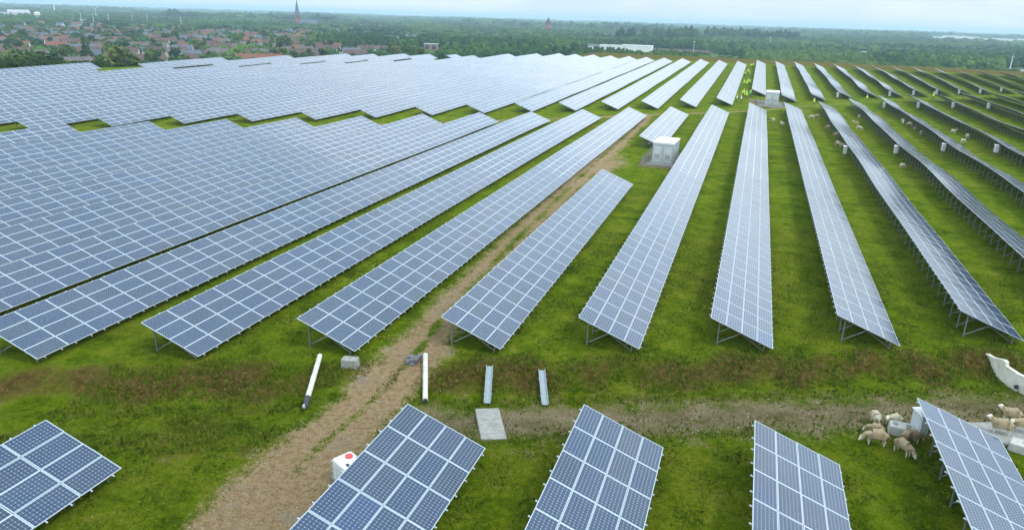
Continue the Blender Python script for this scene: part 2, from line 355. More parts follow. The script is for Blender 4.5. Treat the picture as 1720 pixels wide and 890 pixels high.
keep = (rs.rand(n) < np.maximum(mm[0] * 0.55, mm[1])) & ~in_quad(px_, py_, SLAB1) & ~in_quad(px_, py_, SLAB2); px_, py_ = px_[keep], py_[keep]; n = len(px_)
base = np.array([[1, 0, 0], [-.5, .87, 0], [-.5, -.87, 0], [0, 0, 1.0]]); sf = np.array([[0, 1, 3], [1, 2, 3], [2, 0, 3]])
sc = rs.uniform(0.02, 0.065, n); an = rs.uniform(0, 6.28, n); ca, sa = np.cos(an), np.sin(an)
bx_ = base[None, :, 0] * ca[:, None] - base[None, :, 1] * sa[:, None]; by_ = base[None, :, 0] * sa[:, None] + base[None, :, 1] * ca[:, None]
sV = np.stack([px_[:, None] + bx_ * sc[:, None], py_[:, None] + by_ * sc[:, None], (ground(px_, py_) + CH)[:, None] + base[None, :, 2] * sc[:, None] * 0.8 - 0.01], -1).reshape(-1, 3)
sF = (sf[None] + 4 * np.arange(n)[:, None, None]).reshape(-1, 3)
so = link(bpy.data.objects.new('gravel', npmesh('gravel', sV, sF, simple('stones', (0.36, 0.33, 0.28), 0.9, 0, 0.5, 2.5, world=True))))
tag(so, 'loose grey and tan stones scattered over the dirt track and gravel strip', 'gravel', kind='stuff')
# ------------------------------------------------------------------ solar tables
EX = Vector((ct, 0, -st))
F0, F1, F2 = Vector(cr), Vector(cu), Vector(cf)
def pix(x, y, z):
    P = Vector((x, y, z - CH)); d = P.dot(F2)
    if d < 1: return None
    return 860 + 1208.4 * P.dot(F0) / d, 445 - 1208.4 * P.dot(F1) / d
def seen(x, y, z, mx=170, my=140):
    q = pix(x, y, z); return q is not None and -mx < q[0] < 1720 + mx and q[1] < 890 + my
TONES = [0.1, 0.3, 0.4, 0.5, 0.6, 0.72, 0.9, 0.98]
def near_module(tone):
    b = MB()
    b.add([(0.018, 0.018, 0), (0.987, 0.018, 0), (0.987, 1.957, 0), (0.018, 1.957, 0)], [(0, 1, 2, 3)], 0)
    b.add([(0.018, 0.018, -0.008), (0.987, 0.018, -0.008), (0.987, 1.957, -0.008), (0.018, 1.957, -0.008)], [(3, 2, 1, 0)], 2)
    for c, d in (((0.009, 0.9875, -0.017), (0.018, 1.975, 0.042)), ((0.996, 0.9875, -0.017), (0.018, 1.975, 0.042)), ((0.5025, 0.009, -0.0175), (0.969, 0.018, 0.041)), ((0.5025, 1.966, -0.0175), (0.969, 0.018, 0.041))): b.box(c, d, 1)
    me = b.mesh('solar_module', [M['glass_near'], M['alu'], M['back']])
    u = me.uv_layers.new(name='UVMap'); t = me.uv_layers.new(name='tone')
    for l in me.loops:
        co = me.vertices[l.vertex_index].co; u.data[l.index].uv = (co.x, co.y); t.data[l.index].uv = (tone, 0)
    return me
NEAR = [near_module(t) for t in TONES]
rm = MB(); rm.box((0, 0, 0), (4.29, 0.045, 0.05)); RAIL = rm.mesh('mounting_rail', M['alu'])
def frame_mesh():
    b = MB(); P = lambda s, dz: Vector((-s * ct, 0, s * st + dz))
    rt, rb = P(3.5, -0.17), Vector((-3.5 * ct, 0, -CLEAR - 0.15)); f_t, fb = P(0.55, -0.17), Vector((-0.55 * ct, 0, -CLEAR - 0.15)); mid = P(2.05, -0.19)
    b.bar(rb, rt, 0.045); b.bar(fb, f_t, 0.045); b.bar(P(0.12, -0.155), P(3.98, -0.155), 0.045)
    b.bar(rb + Vector((0, 0.06, 0.28)), mid + Vector((0, 0.06, 0)), 0.028); b.bar(fb + Vector((0, 0.06, 0.20)), mid + Vector((0, -0.06, 0)), 0.028)
    return b.mesh('support_frame', M['steel'])
FRAME = frame_mesh()
BOX8 = np.array([[0, 0, 0], [1.005, 0, 0], [1.005, 1.975, 0], [0, 1.975, 0], [0, 0, -.04], [1.005, 0, -.04], [1.005, 1.975, -.04], [0, 1.975, -.04]])
BOXF = np.array([[0, 1, 2, 3], [7, 6, 5, 4], [0, 4, 5, 1], [1, 5, 6, 2], [2, 6, 7, 3], [3, 7, 4, 0]])
ORD = ['first', 'second', 'third', 'fourth', 'fifth', 'sixth', 'seventh', 'eighth', 'ninth', 'tenth', 'eleventh', 'twelfth', 'thirteenth', 'fourteenth', 'fifteenth', 'sixteenth', 'seventeenth', 'eighteenth', 'nineteenth', 'twentieth', 'twenty-first', 'twenty-second', 'twenty-third']
def ordn(n):      # 1 -> first
    if n <= 19: return ORD[n - 1]
    t, u = divmod(n, 10); T = ['', '', 'twent', 'thirt', 'fort', 'fift', 'sixt', 'sevent', 'eight', 'ninet'][t % 10]
    if t >= 10: return 'hundred-' + ordn(n - 100)
    return T + 'ieth' if u == 0 else T + 'y-' + ORD[u - 1]
PR = random.Random(11)
def table(X, Y0, Y1, label, group, modules=0, rails=0, frame_step=1, nframes=100, const=None, from_far=False):
    nb = int(round((Y1 - Y0) / 2)); lo = (lambda y: const + CH) if const is not None else (lambda y: lz(X, y))
    ys = [Y0 + 2 * i for i in range(nb + 1)] if not from_far else [Y1 - 2 * (nb - i) for i in range(nb + 1)]
    z = [lo(y) for y in ys]; mid = nb // 2
    ok = [seen(X - 2, ys[i] + 1, z[i]) for i in range(nb)]
    if not any(ok): return None
    root = empty('solar_table', (X - 1.9, ys[mid], z[mid] - CLEAR)); tag(root, label, 'solar table', group); R0 = root.location
    mats = []
    for i in range(nb):
        ey = Vector((0, 2, z[i + 1] - z[i])).normalized(); en = EX.cross(ey).normalized(); mats.append((Vector((X, ys[i], z[i])), ey, en))
    bays = [i for i in range(nb) if ok[i]]
    bays.sort(key=lambda i: (ys[i] ** 2 + X * X)); ind = set(bays[:modules]); rest = sorted(bays[modules:])
    for i in sorted(ind):
        P, ey, en = mats[i]
        for k in range(4):
            q = P - EX * ((k + 1) * 1.025 - 0.01) + ey * 0.0125 + en * PR.uniform(-0.004, 0.004)
            o = bpy.data.objects.new('solar_module', PR.choices(NEAR, [3, 5, 6, 6, 5, 3, 0.35, 0.3])[0]); link(o, root)
            ex = (EX + en * PR.uniform(-0.009, 0.009)).normalized(); e2 = (ey + en * PR.uniform(-0.007, 0.007)).normalized(); n2 = ex.cross(e2)
            o.matrix_local = Matrix(((ex.x, e2.x, n2.x, q.x - R0.x), (ex.y, e2.y, n2.y, q.y - R0.y), (ex.z, e2.z, n2.z, q.z - R0.z), (0, 0, 0, 1)))
    if rest:
        Vs, Us, Ts = [], [], []; nm = 0
        for i in rest:
            P, ey, en = mats[i]
            for k in range(4):
                q = P - EX * ((k + 1) * 1.025 - 0.01) + ey * 0.0125 - R0
                ex = (EX + en * PR.uniform(-0.010, 0.010)); e2 = (ey + en * PR.uniform(-0.007, 0.007))
                Vs.append(np.array(q)[None] + BOX8[:, :1] * np.array(ex)[None] + BOX8[:, 1:2] * np.array(e2)[None] + BOX8[:, 2:] * np.array(en)[None])
                Ts += [PR.choices(TONES, [3, 5, 6, 6, 5, 3, 0.35, 0.3])[0]] * 6; nm += 1
        Vn = np.concatenate(Vs); Fn = (BOXF[None] + 8 * np.arange(nm)[:, None, None]).reshape(-1, 4)
        uv = BOX8[BOXF.ravel(), :2]; uv = np.tile(uv, (nm, 1)); mi = np.tile([0, 2, 1, 1, 1, 1], nm)
        me = npmesh('solar_module', Vn, Fn, [M['glass_far'], M['alu'], M['back']], mi, uvs=uv, tone=np.array(Ts))
        o = link(bpy.data.objects.new('solar_module' if modules else 'module_surface', me), root)
        if modules: o['kind'] = 'stuff'
    # mounting rails whose ends show as small ticks along both edges
    def mrail(i, dy):
        P, ey, en = mats[i]; q = P - EX * 2.05 + ey * dy - en * 0.064 - R0
        return Matrix(((EX.x, ey.x, en.x, q.x), (EX.y, ey.y, en.y, q.y), (EX.z, ey.z, en.z, q.z), (0, 0, 0, 1)))
    if rails:
        for i in sorted(bays[:rails]):
            for dy in (0.45, 1.52): o = link(bpy.data.objects.new('mounting_rail', RAIL), root); o.matrix_local = mrail(i, dy)
    # two beams along the table
    b0, b1 = min(bays), max(bays)
    for s in (0.8, 3.3):
        b = MB()
        for i in range(b0, b1 + 1):
            P, ey, en = mats[i]; a = P - EX * s - en * 0.12 - R0; c = a + Vector((0, 2, z[i + 1] - z[i])); b.bar(a, c, 0.045)
        b.obj('beam', M['steel'], root)
    nf = 0
    fl = [i for i in range(0, nb + 1) if (i in ok or True) and (i < nb and ok[i] or i == nb and ok[nb - 1]) and ((i - 0) % frame_step == 0 or i == nb)]
    fl.sort(key=lambda i: (ys[i] ** 2 + X * X))
    for i in fl[:nframes]:
        yy = min(max(ys[i], ys[0] + 0.35), ys[-1] - 0.35)
        o = link(bpy.data.objects.new('support_frame', FRAME), root); o.location = (X - R0.x, yy - R0.y, lo(yy) - R0.z)
    return root

# foreground tables, cut by the bottom of the picture
for X, Yf, zc, lab in ((-23.05, 19.4, -18.24, 'foreground solar table at the lower left corner, cut by the picture edge'),
                   (-9.35, 26.16, -18.22, 'foreground solar table standing beside the white liquid tank'),
                   (-1.86, 29.36, -18.42, 'foreground solar table to the right of the concrete slab'),
                   (5.76, 30.93, -18.48, 'foreground solar table on the left of the five grazing sheep'),
                   (13.28, 35.9, -18.39, 'foreground solar table with a grey inverter cabinet at its corner')):
    table(X, Yf - 24, Yf, lab, 'foreground solar tables below the embankment', modules=12, rails=12, const=zc, from_far=True)
GM = 'long solar tables between embankment and cross road'
main = [(-35.59, 25.9, 132.4), (-27.92, 29.5, 140.6), (-20.11, 33.3, 148.4), (-12.3, 36.65, 0), (-4.56, 39.67, 164.3), (3.06, 42.65, 171.9), (10.56, 46.03, 178.9), (18.24, 49.84, 186.5)]
for j in range(3): X, a, b_ = main[2 - j]; table(X, a, b_, 'long solar table before the cross road, %s left of the dirt track' % ORD[j], GM, modules=25, rails=50 if j < 2 else 25, frame_step=2)
table(-12.3, 36.65, 85.2, 'short solar table right of the dirt track, ending before the white station', GM, modules=25, rails=25, frame_step=1)
table(-12.3, 113, 155.4, 'short solar table directly behind the fenced white transformer station', GM, modules=0, frame_step=2)
for j in range(4): X, a, b_ = main[4 + j]; table(X, a, b_, 'long solar table before the cross road, %s right of the white station' % ORD[j], GM, modules=25, rails=50, frame_step=1)
for j in range(11):
    X = -35.59 - 7.64 * (j + 1); Yn = 25.9 - 3.55 * (j + 1); Yf = float(np.interp(X, [-119.5, -88.9, -81.2, -73.5, -65.9, -58.2, -50.6, -42.9], [48, 78.6, 86.3, 94.1, 101.4, 109.1, 116.9, 124.9]))
    table(X, Yn, Yf, 'tightly packed solar table before the cross road, %s left of the dirt track' % ORD[j + 3], GM, modules=25 if j < 6 else 0, frame_step=4, nframes=6, from_far=True)
for j in range(10):
    X = 18.24 + 7.66 * (j + 1); Yn = 49.84 + 3.6 * (j + 1); Yf = float(yroad(X)) - 12
    table(X, Yn, Yf, 'edge-on solar table before the cross road, %s right of the white station' % ORD[j + 4], GM, modules=0, frame_step=1 if j < 5 else 2, from_far=True)
GB = 'solar tables beyond the cross road'
sx_ = [-111.8, -104.2, -96.5, -88.9, -81.2, -73.5, -65.9, -58.2, -50.6, -42.9, -35.2, -27.6, -19.9, -12.3, -4.6]
sy_ = [75, 82, 90, 97.2, 104.7, 112.3, 120.1, 128.4, 136.5, 144.2, 150.6, 157.7, 164.6, 173, 182]
for j in range(21):
    X = -4.6 - 7.66 * j; Yn = float(np.interp(X, sx_, sy_)) if X > -112 else 75 + (X + 111.8); Yf = float(np.interp(X, [-157.8, -150.1, -142.5, -134.8, -127.2, -119.5, -111.8, -104.2, -96.5, -88.9, -85, -30], [146.8, 165.3, 182.8, 201.4, 216.5, 234.3, 253.3, 278.5, 300, 315, 324, 330]))
    table(X, Yn, Yf, 'solar table beyond the cross road, %s left of the grey roadside station' % ORD[j], GB, frame_step=2 if j < 6 else 4, nframes=40 if j < 6 else 4)
for j, (X, Yn) in enumerate([(3.06, 211), (10.7, 203), (18.4, 212), (26.0, 222), (33.7, 229)] + [(33.7 + 7.66 * k, 229 + 7.5 * k) for k in range(1, 12)]):
    table(X, Yn, 343, 'solar table beyond the cross road, ' + ('right behind the grey roadside station' if j == 0 else '%s right of the grey roadside station' % ORD[j - 1]), GB, frame_step=2)
GC = 'short solar tables at the far left rim of the hill'
for j, (X, a, b_) in enumerate([(-111.8, 261, 278), (-119.5, 242, 269), (-127.2, 224, 263), (-134.8, 209, 253), (-142.5, 190.5, 245), (-150.1, 173, 221), (-157.8, 154.5, 196), (-165.4, 104, 154)]):
    table(X, a + 7.5, b_, 'short solar table on the far left hill rim, %s counted from the right' % ORD[j], GC, frame_step=4, nframes=6)
# ------------------------------------------------------------------ objects on the hill
def bevel_box(b, c, d, m=0, e=0.03): b.box(c, d, m)
def rotz(a): return Matrix.Rotation(a, 3, 'Z')
# white transformer station with fence on a gravel pad
def station(loc, rz, w_, d_, h_, label, fence, ribs=6):
    root = empty('transformer_station', loc, rz); tag(root, label, 'transformer station')
    b = MB(); b.box((0, 0, 0.12), (w_ + 0.3, d_ + 0.3, 0.28)); b.obj('plinth', M['concrete_pale'], root)
    b = MB(); b.box((0, 0, h_ / 2 + 0.26), (w_, d_, h_))
    for i in range(ribs):
        x = -w_ / 2 + w_ * (i + 0.5) / ribs
        b.box((x, -d_ / 2 - 0.02, h_ / 2 + 0.26), (0.06, 0.05, h_ - 0.2)); b.box((x, d_ / 2 + 0.02, h_ / 2 + 0.26), (0.06, 0.05, h_ - 0.2))
    for i in range(ribs + 2):
        y = -d_ / 2 + d_ * (i + 0.5) / (ribs + 2); b.box((-w_ / 2 - 0.02, y, h_ / 2 + 0.26), (0.05, 0.06, h_ - 0.2)); b.box((w_ / 2 + 0.02, y, h_ / 2 + 0.26), (0.05, 0.06, h_ - 0.2))
    b.obj('wall', M['grille'], root)
    for sx in (-0.26, 0.26):
        b = MB(); b.box((sx * w_, -d_ / 2 - 0.06, h_ * 0.46 + 0.26), (w_ * 0.36, 0.05, h_ * 0.8)); dr = b.obj('door', M['cabinet'], root)
        b = MB()
        for k in range(7): b.box((sx * w_, -d_ / 2 - 0.095, h_ * 0.22 + 0.26 + k * 0.09), (w_ * 0.26, 0.02, 0.035))
        b.obj('vent', M['steel'], dr)
    b = MB(); b.box((0, 0, h_ + 0.34), (w_ + 0.06, d_ + 0.06, 0.16)); b.box((0, 0, h_ + 0.44), (w_ + 0.1, d_ + 0.1, 0.05)); b.obj('roof', M['white'], root)
    return root
station((-10.85, 103.6, gz(-10.9, 104)), math.radians(-3), 2.8, 5.4, 2.55, 'white flat-roofed transformer station on a fenced gravel pad beside the table', None)
station((4.4, 194.6, gz(4.4, 194)), math.radians(-2), 3.1, 5.6, 2.7, 'grey transformer station with pale roof by the cross road near the workers', None)
def fence(pts, label, h=1.1):
    root = empty('pipe_fence', (pts[0][0], pts[0][1], gz(*pts[0]))); tag(root, label, 'fence')
    R0 = root.location
    for (x0, y0), (x1, y1) in zip(pts[:-1], pts[1:]):
        b = MB()
        for zz in (0.35, 0.7, h): b.bar((x0 - R0.x, y0 - R0.y, gz(x0, y0) + zz - R0.z), (x1 - R0.x, y1 - R0.y, gz(x1, y1) + zz - R0.z), 0.03)
        b.obj('rail', M['steel'], root)
        n_ = max(1, int(math.hypot(x1 - x0, y1 - y0) / 2.2))
        for k in range(n_):
            x = x0 + (x1 - x0) * k / n_; y = y0 + (y1 - y0) * k / n_; b = MB(); b.bar((x - R0.x, y - R0.y, gz(x, y) - 0.1 - R0.z), (x - R0.x, y - R0.y, gz(x, y) + h + 0.05 - R0.z), 0.04); b.obj('post', M['steel'], root)
fence([(-9.2, 98.2), (-13.4, 97.8), (-13.5, 110.5)], 'low galvanised pipe fence round the white station pad')
fence([(7.0, 187.5), (1.3, 187.2), (0.9, 197)], 'low pipe fence in front of the grey roadside station')
def gravel_pad(x0, x1, y0, y1):
    b = MB(); n_ = 8
    vs = []; fs = []
    for j in range(n_ + 1):
        for i in range(n_ + 1):
            x = x0 + (x1 - x0) * i / n_; y = y0 + (y1 - y0) * j / n_; vs.append((x, y, gz(x, y) + 0.03))
    for j in range(n_):
        for i in range(n_): a = j * (n_ + 1) + i; fs.append((a, a + 1, a + n_ + 2, a + n_ + 1))
    b.add(vs, fs); tag(b.obj('gravel_pad', M['gravelmat']), kind='structure')
M['gravelmat'] = simple('grey_gravel', (0.17, 0.165, 0.145), 0.95, 0, 0.45, 12, 0.5, world=True)
gravel_pad(-13.0, -9.3, 99.3, 109); gravel_pad(1.2, 7.0, 187.6, 200)

# laid pipes, gutters, slabs and blocks by the embankment
def laid_beam(name, a, b_, wd, ht, mat, label, cat, m2=None, lift=0.0, cap=None):
    A = Vector((a[0], a[1], gz(*a) + lift)); B = Vector((b_[0], b_[1], gz(*b_) + lift)); d = (B - A); L = d.length; mid = (A + B) / 2
    root = empty(name, mid); tag(root, label, cat); q = d.to_track_quat('Y', 'Z').to_matrix().to_4x4(); root.matrix_world = Matrix.Translation(mid) @ q
    return root, L
for a, b_, lab, flip in (((-21.85, 32.35), (-19.75, 27.75), 'long white concrete pipe left of the dirt track with a dark torn end', 1), ((-16.25, 34.65), (-14.32, 30.45), 'long white concrete pipe on the right of the track with rubble at its top', 0)):
    root, L = laid_beam('culvert_pipe', a, b_, 0.3, 0.3, M['white_pipe'], lab, 'pipe', lift=0.3)
    b = MB(); r_ = 0.14; n_ = 14
    for j, (y0, y1) in enumerate(((-L / 2 + (0.0 if not flip else 0.0), -0.02), (0.02, L / 2 - (0.55 if flip else 0)))): b.bar((0, y0, 0), (0, y1, 0), r_, n=n_)
    b.bar((0, -0.06, 0), (0, 0.06, 0), r_ + 0.02, n=n_); b.obj('pipe_wall', M['white_pipe'], root)
    if flip:
        b = MB(); b.bar((0, L / 2 - 0.55, 0), (0, L / 2 + 0.35, -0.06), 0.155, n=12, r2=0.13); b.obj('dark_sleeve', M['dark'], root)
        b = MB(); b.bar((0.05, L / 2 + 0.24, 0.0), (0.05, L / 2 + 0.37, -0.02), 0.09, n=10); b.obj('end_cap', M['cabinet'], root)
    else:
        b = MB(); b.bar((0, L / 2 - 0.02, 0), (0, L / 2 + 0.10, 0), 0.12, n=12); b.obj('pipe_mouth_shade', M['dark'], root)  # solid dark stub: shade inside the open pipe end, put into its colour
b = MB()
for k in range(9):
    b.box((RND.uniform(-.35, .35), RND.uniform(-.5, .5), RND.uniform(0.02, .22)), (RND.uniform(.2, .5), RND.uniform(.15, .4), RND.uniform(.08, .2)), rot=Matrix.Rotation(RND.uniform(0, 3), 3, 'Z') @ Matrix.Rotation(RND.uniform(-.4, .4), 3, 'X'))
o = b.obj('rubble_heap', simple('dark_rubble', (0.13, 0.13, 0.13), 0.9, 0, 0.4, 6)); o.location = (-16.75, 34.2, gz(-16.7, 34.2)); tag(o, 'small dark heap of rubble leaning on the right white pipe', 'rubble')
for a, b_, lab in (((-12.42, 35.1), (-11.42, 32.0), 'grey metal gutter on the embankment above the concrete slab'), ((-9.55, 35.95), (-8.47, 32.95), 'pale grey metal gutter on the embankment, right of the slab gutter')):
    root, L = laid_beam('metal_gutter', a, b_, 0.3, 0.1, None, lab, 'gutter', lift=0.16)
    b = MB(); b.box((0, 0, -0.03), (0.34, L, 0.03)); b.box((-0.175, 0, 0.02), (0.03, L, 0.13)); b.box((0.175, 0, 0.02), (0.03, L, 0.13)); b.obj('channel', simple('zinc_sheet', (0.30, 0.35, 0.36), 0.55, 0.2, 0.1, 3), root)
    for yy in (-L / 4, L / 4): b = MB(); b.box((0, yy, -0.1), (0.5, 0.1, 0.1)); b.obj('bearer', M['steel'], root)
b = MB(); zz = lambda x, y, h: (x, y, gz(x, y) + h)
c4 = [(-11.86, 31.35), (-10.7, 31.85), (-9.0, 28.1), (-10.12, 27.6)]
b.add([zz(x, y, -0.1) for x, y in c4] + [zz(x, y, 0.09) for x, y in c4], [(3, 2, 1, 0), (4, 5, 6, 7), (0, 1, 5, 4), (1, 2, 6, 5), (2, 3, 7, 6), (3, 0, 4, 7)])
o = b.obj('concrete_slab', M['concrete']); tag(o, 'worn grey concrete slab lying on the gravel below the left gutter', 'concrete slab')
bv = o.modifiers.new('bevel', 'BEVEL'); bv.width = 0.03
def block(loc, d, rz, label, holes=0, mat='concrete'):
    root = empty('concrete_block', (loc[0], loc[1], gz(*loc)), rz); tag(root, label, 'concrete block')
    b = MB(); b.box((0, 0, d[2] / 2 - 0.02), d, top=0.94); o = b.obj('body', M[mat], root); bv = o.modifiers.new('bevel', 'BEVEL'); bv.width = 0.04; bv.segments = 2
    for k in range(holes):
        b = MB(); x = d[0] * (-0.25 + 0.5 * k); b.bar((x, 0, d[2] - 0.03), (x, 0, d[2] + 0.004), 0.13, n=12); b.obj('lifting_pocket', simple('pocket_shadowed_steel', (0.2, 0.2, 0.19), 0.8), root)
    if not holes:
        b = MB(); b.bar((-0.12, 0, d[2] - 0.04), (-0.08, 0, d[2] + 0.06), 0.012); b.bar((-0.08, 0, d[2] + 0.06), (0.08, 0, d[2] + 0.06), 0.012); b.bar((0.08, 0, d[2] + 0.06), (0.12, 0, d[2] - 0.04), 0.012); b.obj('lifting_loop', M['steel'], root)
block((-19.85, 32.3), (0.95, 0.6, 0.55), math.radians(12), 'grey concrete block under the table corner left of the track', mat='concrete')
block((9.0, 35.55), (1.15, 0.75, 0.5), math.radians(-4), 'pale concrete block with two pockets beside the grazing sheep', 2, 'concrete_pale')
block((14.35, 35.9), (1.2, 0.8, 0.45), math.radians(-24), 'pale concrete block behind the rightmost foreground table', 0, 'concrete_pale')
b = MB(); c4 = [(12.2, 37.9), (15.6, 39.2), (17.6, 37.6), (13.7, 36.2)]
b.add([zz(x, y, -0.1) for x, y in c4] + [zz(x, y, 0.06) for x, y in c4], [(0, 1, 2, 3), (7, 6, 5, 4), (0, 4, 5, 1), (1, 5, 6, 2), (2, 6, 7, 3), (3, 7, 4, 0)])
tag(b.obj('concrete_slab', M['concrete']), 'pale concrete slab under the standing sheep at the right edge', 'concrete slab')
# far small pale slab near the table end behind the station
b = MB(); b.box((0, 0, 0.1), (1.2, 0.8, 0.3)); o = b.obj('concrete_block', M['concrete_pale']); o.location = (-14.6, 117.5, gz(-14.6, 117.5)); tag(o, 'small pale block beside the dirt track behind the station fence', 'concrete block')
# concrete wing wall at the right edge: profile extruded
WP = [(15.72, 47.9, .02), (15.82, 46.9, .5), (15.98, 45.75, 1.24), (16.05, 45.55, 1.2), (16.08, 45.5, .98), (16.4, 44.5, .92), (16.85, 43.95, .86), (18.0, 42.9, .78), (19.6, 41.9, .6)]
root = empty('wing_wall', (15.75, 47.7, gz(15.75, 47.7))); tag(root, 'white pointed concrete wing wall set in the embankment at the right edge', 'concrete wall')
b = MB(); n_ = len(WP); R0 = root.location
vs = []
for ox in (0.0, 0.22):
    zt = lambda i: (gz(*WP[4][:2]) + WP[4][2]) * (8 - i) / 4 + (gz(*WP[8][:2]) + WP[8][2]) * (i - 4) / 4
    for i, (x, y, h) in enumerate(WP): vs += [Vector((x + ox, y + ox * 0.5, gz(x, y) - 0.4)) - R0, Vector((x + ox, y + ox * 0.5, zt(i) if i >= 4 else gz(x, y) + h)) - R0]
fs = [(2 * n_ - 2, 4 * n_ - 2, 4 * n_ - 1, 2 * n_ - 1), (0, 1, 2 * n_ + 1, 2 * n_)]
for i in range(n_ - 1):
    a_ = 2 * i; c_ = 2 * n_ + a_; fs += [(a_, a_ + 2, a_ + 3, a_ + 1), (c_, c_ + 1, c_ + 3, c_ + 2), (a_ + 1, a_ + 3, c_ + 3, c_ + 1)]
b.add(vs, fs); b.obj('wall', M['white_pipe'], root)
b = MB(); h_ = Vector((16.5, 44.35, gz(16.5, 44.35) + 0.28)) - R0; b.bar(h_ - Vector((0.06, 0.06, 0)), h_ + Vector((0.02, 0.02, 0)), 0.12, n=14); b.obj('drain_hole_shade', M['dark'], root)  # dark disc on the wall: shade inside the hole, painted as colour
# inverter cabinets
def inverter(loc, hgt, label, big=1.0, rz=0.0, group=None, detail=False):
    root = empty('inverter_cabinet', (loc[0], loc[1], gz(*loc)), rz); tag(root, label, 'inverter cabinet', group)
    b = MB(); b.box((0, 0, hgt), (0.42 * big, 0.85 * big, 1.05 * big)); b.obj('housing', M['cabinet'], root)
    b = MB(); b.box((-0.03, 0, hgt + 0.56 * big), (0.52 * big, 0.95 * big, 0.05)); b.obj('rain_hood', M['white'], root)
    if detail: b = MB(); b.box((-0.222 * big, 0, hgt), (0.02, 0.7 * big, 0.9 * big)); b.obj('door', M['alu'], root)
    for y in (-0.3, 0.3): b = MB(); b.bar((0, y * big, -0.1), (0, y * big, hgt - 0.45 * big), 0.03); b.obj('leg', M['steel'], root)
inverter((9.75, 35.6), 0.8, 'grey inverter cabinet on legs at the upper corner of the right foreground table', 0.95, math.radians(20), detail=True)
GI = 'inverter cabinets under the high edges of the right hand tables'
for k, (x, y) in enumerate([(14.2, 119.5), (21.9, 124.2), (29.6, 130), (37.2, 131.2)]): inverter((x, y), 1.0, 'pale inverter cabinet halfway along the open aisles, %s from the left' % ORD[k], 1.05, 0, GI)
for k, (x, y) in enumerate([(22.0, 222.5), (37.4, 238), (45.0, 246), (52.7, 254), (60.4, 261.5), (68, 269), (75.7, 276.5)]): inverter((x, y), 1.0, 'pale inverter cabinet at a table end beyond the cross road, %s from the left' % ORD[k], 1.1, 0, GI)
for k, (x, y) in enumerate([(29.7, 193.5), (37.3, 195.5), (45.0, 197.5), (52.7, 199)]): inverter((x, y), 1.0, 'pale inverter cabinet just before the cross road, %s from the left' % ORD[k], 1.1, 0, GI)
# liquid tank in its cage
root = empty('liquid_tank', (-14.2, 22.6, CH - 18.87), math.radians(-28)); tag(root, 'white plastic liquid tank in a cage with red cap beside the foreground table', 'liquid tank')
b = MB(); b.box((0, 0, 0.07), (1.2, 1.0, 0.12)); b.obj('pallet', M['steel'], root)
b = MB(); b.box((0, 0, 0.63), (1.12, 0.92, 0.96)); o = b.obj('tank', M['hdpe'], root); bv = o.modifiers.new('bevel', 'BEVEL'); bv.width = 0.08; bv.segments = 3
b = MB(); b.bar((-0.2, 0.15, 1.10), (-0.2, 0.15, 1.17), 0.17, n=16); b.obj('cap', M['red'], root)
b = MB(); b.box((0.32, -0.22, 1.125), (0.2, 0.13, 0.03)); b.obj('vent_plug', M['dark'], root)
b = MB()
for zc_ in (0.25, 0.5, 0.75, 1.0):
    for sy in (-0.49, 0.49): b.bar((-0.59, sy, zc_), (0.59, sy, zc_), 0.012)
    for sx in (-0.59, 0.59): b.bar((sx, -0.49, zc_), (sx, 0.49, zc_), 0.012)
for k in range(7):
    for sy in (-0.49, 0.49): b.bar((-0.59 + k * 1.18 / 6, sy, 0.1), (-0.59 + k * 1.18 / 6, sy, 1.08), 0.012)
for k in range(6):
    for sx in (-0.59, 0.59): b.bar((sx, -0.49 + k * 0.98 / 5, 0.1), (sx, -0.49 + k * 0.98 / 5, 1.08), 0.012)
b.obj('cage', M['alu'], root)

# ------------------------------------------------------------------ sheep and people grown from skeletons
def skin(name, verts, edges, radii, mats, levels=1, mat_fn=None, disp=0.0, root_i=0):
    me = bpy.data.meshes.new(name + '_src'); me.from_pydata(verts, edges, [])
    o = bpy.data.objects.new(name + '_src', me); COL.objects.link(o); o.modifiers.new('s', 'SKIN')
    sv = me.skin_vertices[0].data
    for i, r in enumerate(radii): sv[i].radius = (r, r) if not isinstance(r, tuple) else r; sv[i].use_root = (i == root_i)
    sb = o.modifiers.new('u', 'SUBSURF'); sb.levels = levels; sb.render_levels = levels
    dg = bpy.context.evaluated_depsgraph_get(); ev = o.evaluated_get(dg); r = bpy.data.meshes.new_from_object(ev)
    bpy.data.objects.remove(o); r.name = name; r.materials.clear()
    for m in mats: r.materials.append(m)
    rr = random.Random(5)
    for p in r.polygons: p.use_smooth = True; p.material_index = mat_fn(p.center) if mat_fn else 0
    if disp:
        for v in r.vertices:
            if mat_fn(v.co) == 0: v.co += v.normal * rr.uniform(-disp, disp)
    return r
M['wool'] = simple('sheep_wool', (0.40, 0.31, 0.18), 1.0, 0, 0.25, 7, 0.9, (0.30, 0.23, 0.14))
M['wool_pale'] = simple('pale_sheep_wool', (0.56, 0.50, 0.35), 1.0, 0, 0.2, 7, 0.9, (0.36, 0.28, 0.16))
M['wool_brown'] = simple('brown_sheep_wool', (0.20, 0.12, 0.08), 1.0, 0, 0.25, 7, 0.9)
M['sface'] = simple('sheep_face', (0.62, 0.58, 0.47), 0.9, 0, 0.1, 8)
M['sface_dark'] = simple('dark_sheep_face', (0.12, 0.09, 0.07), 0.9, 0, 0.1, 8)
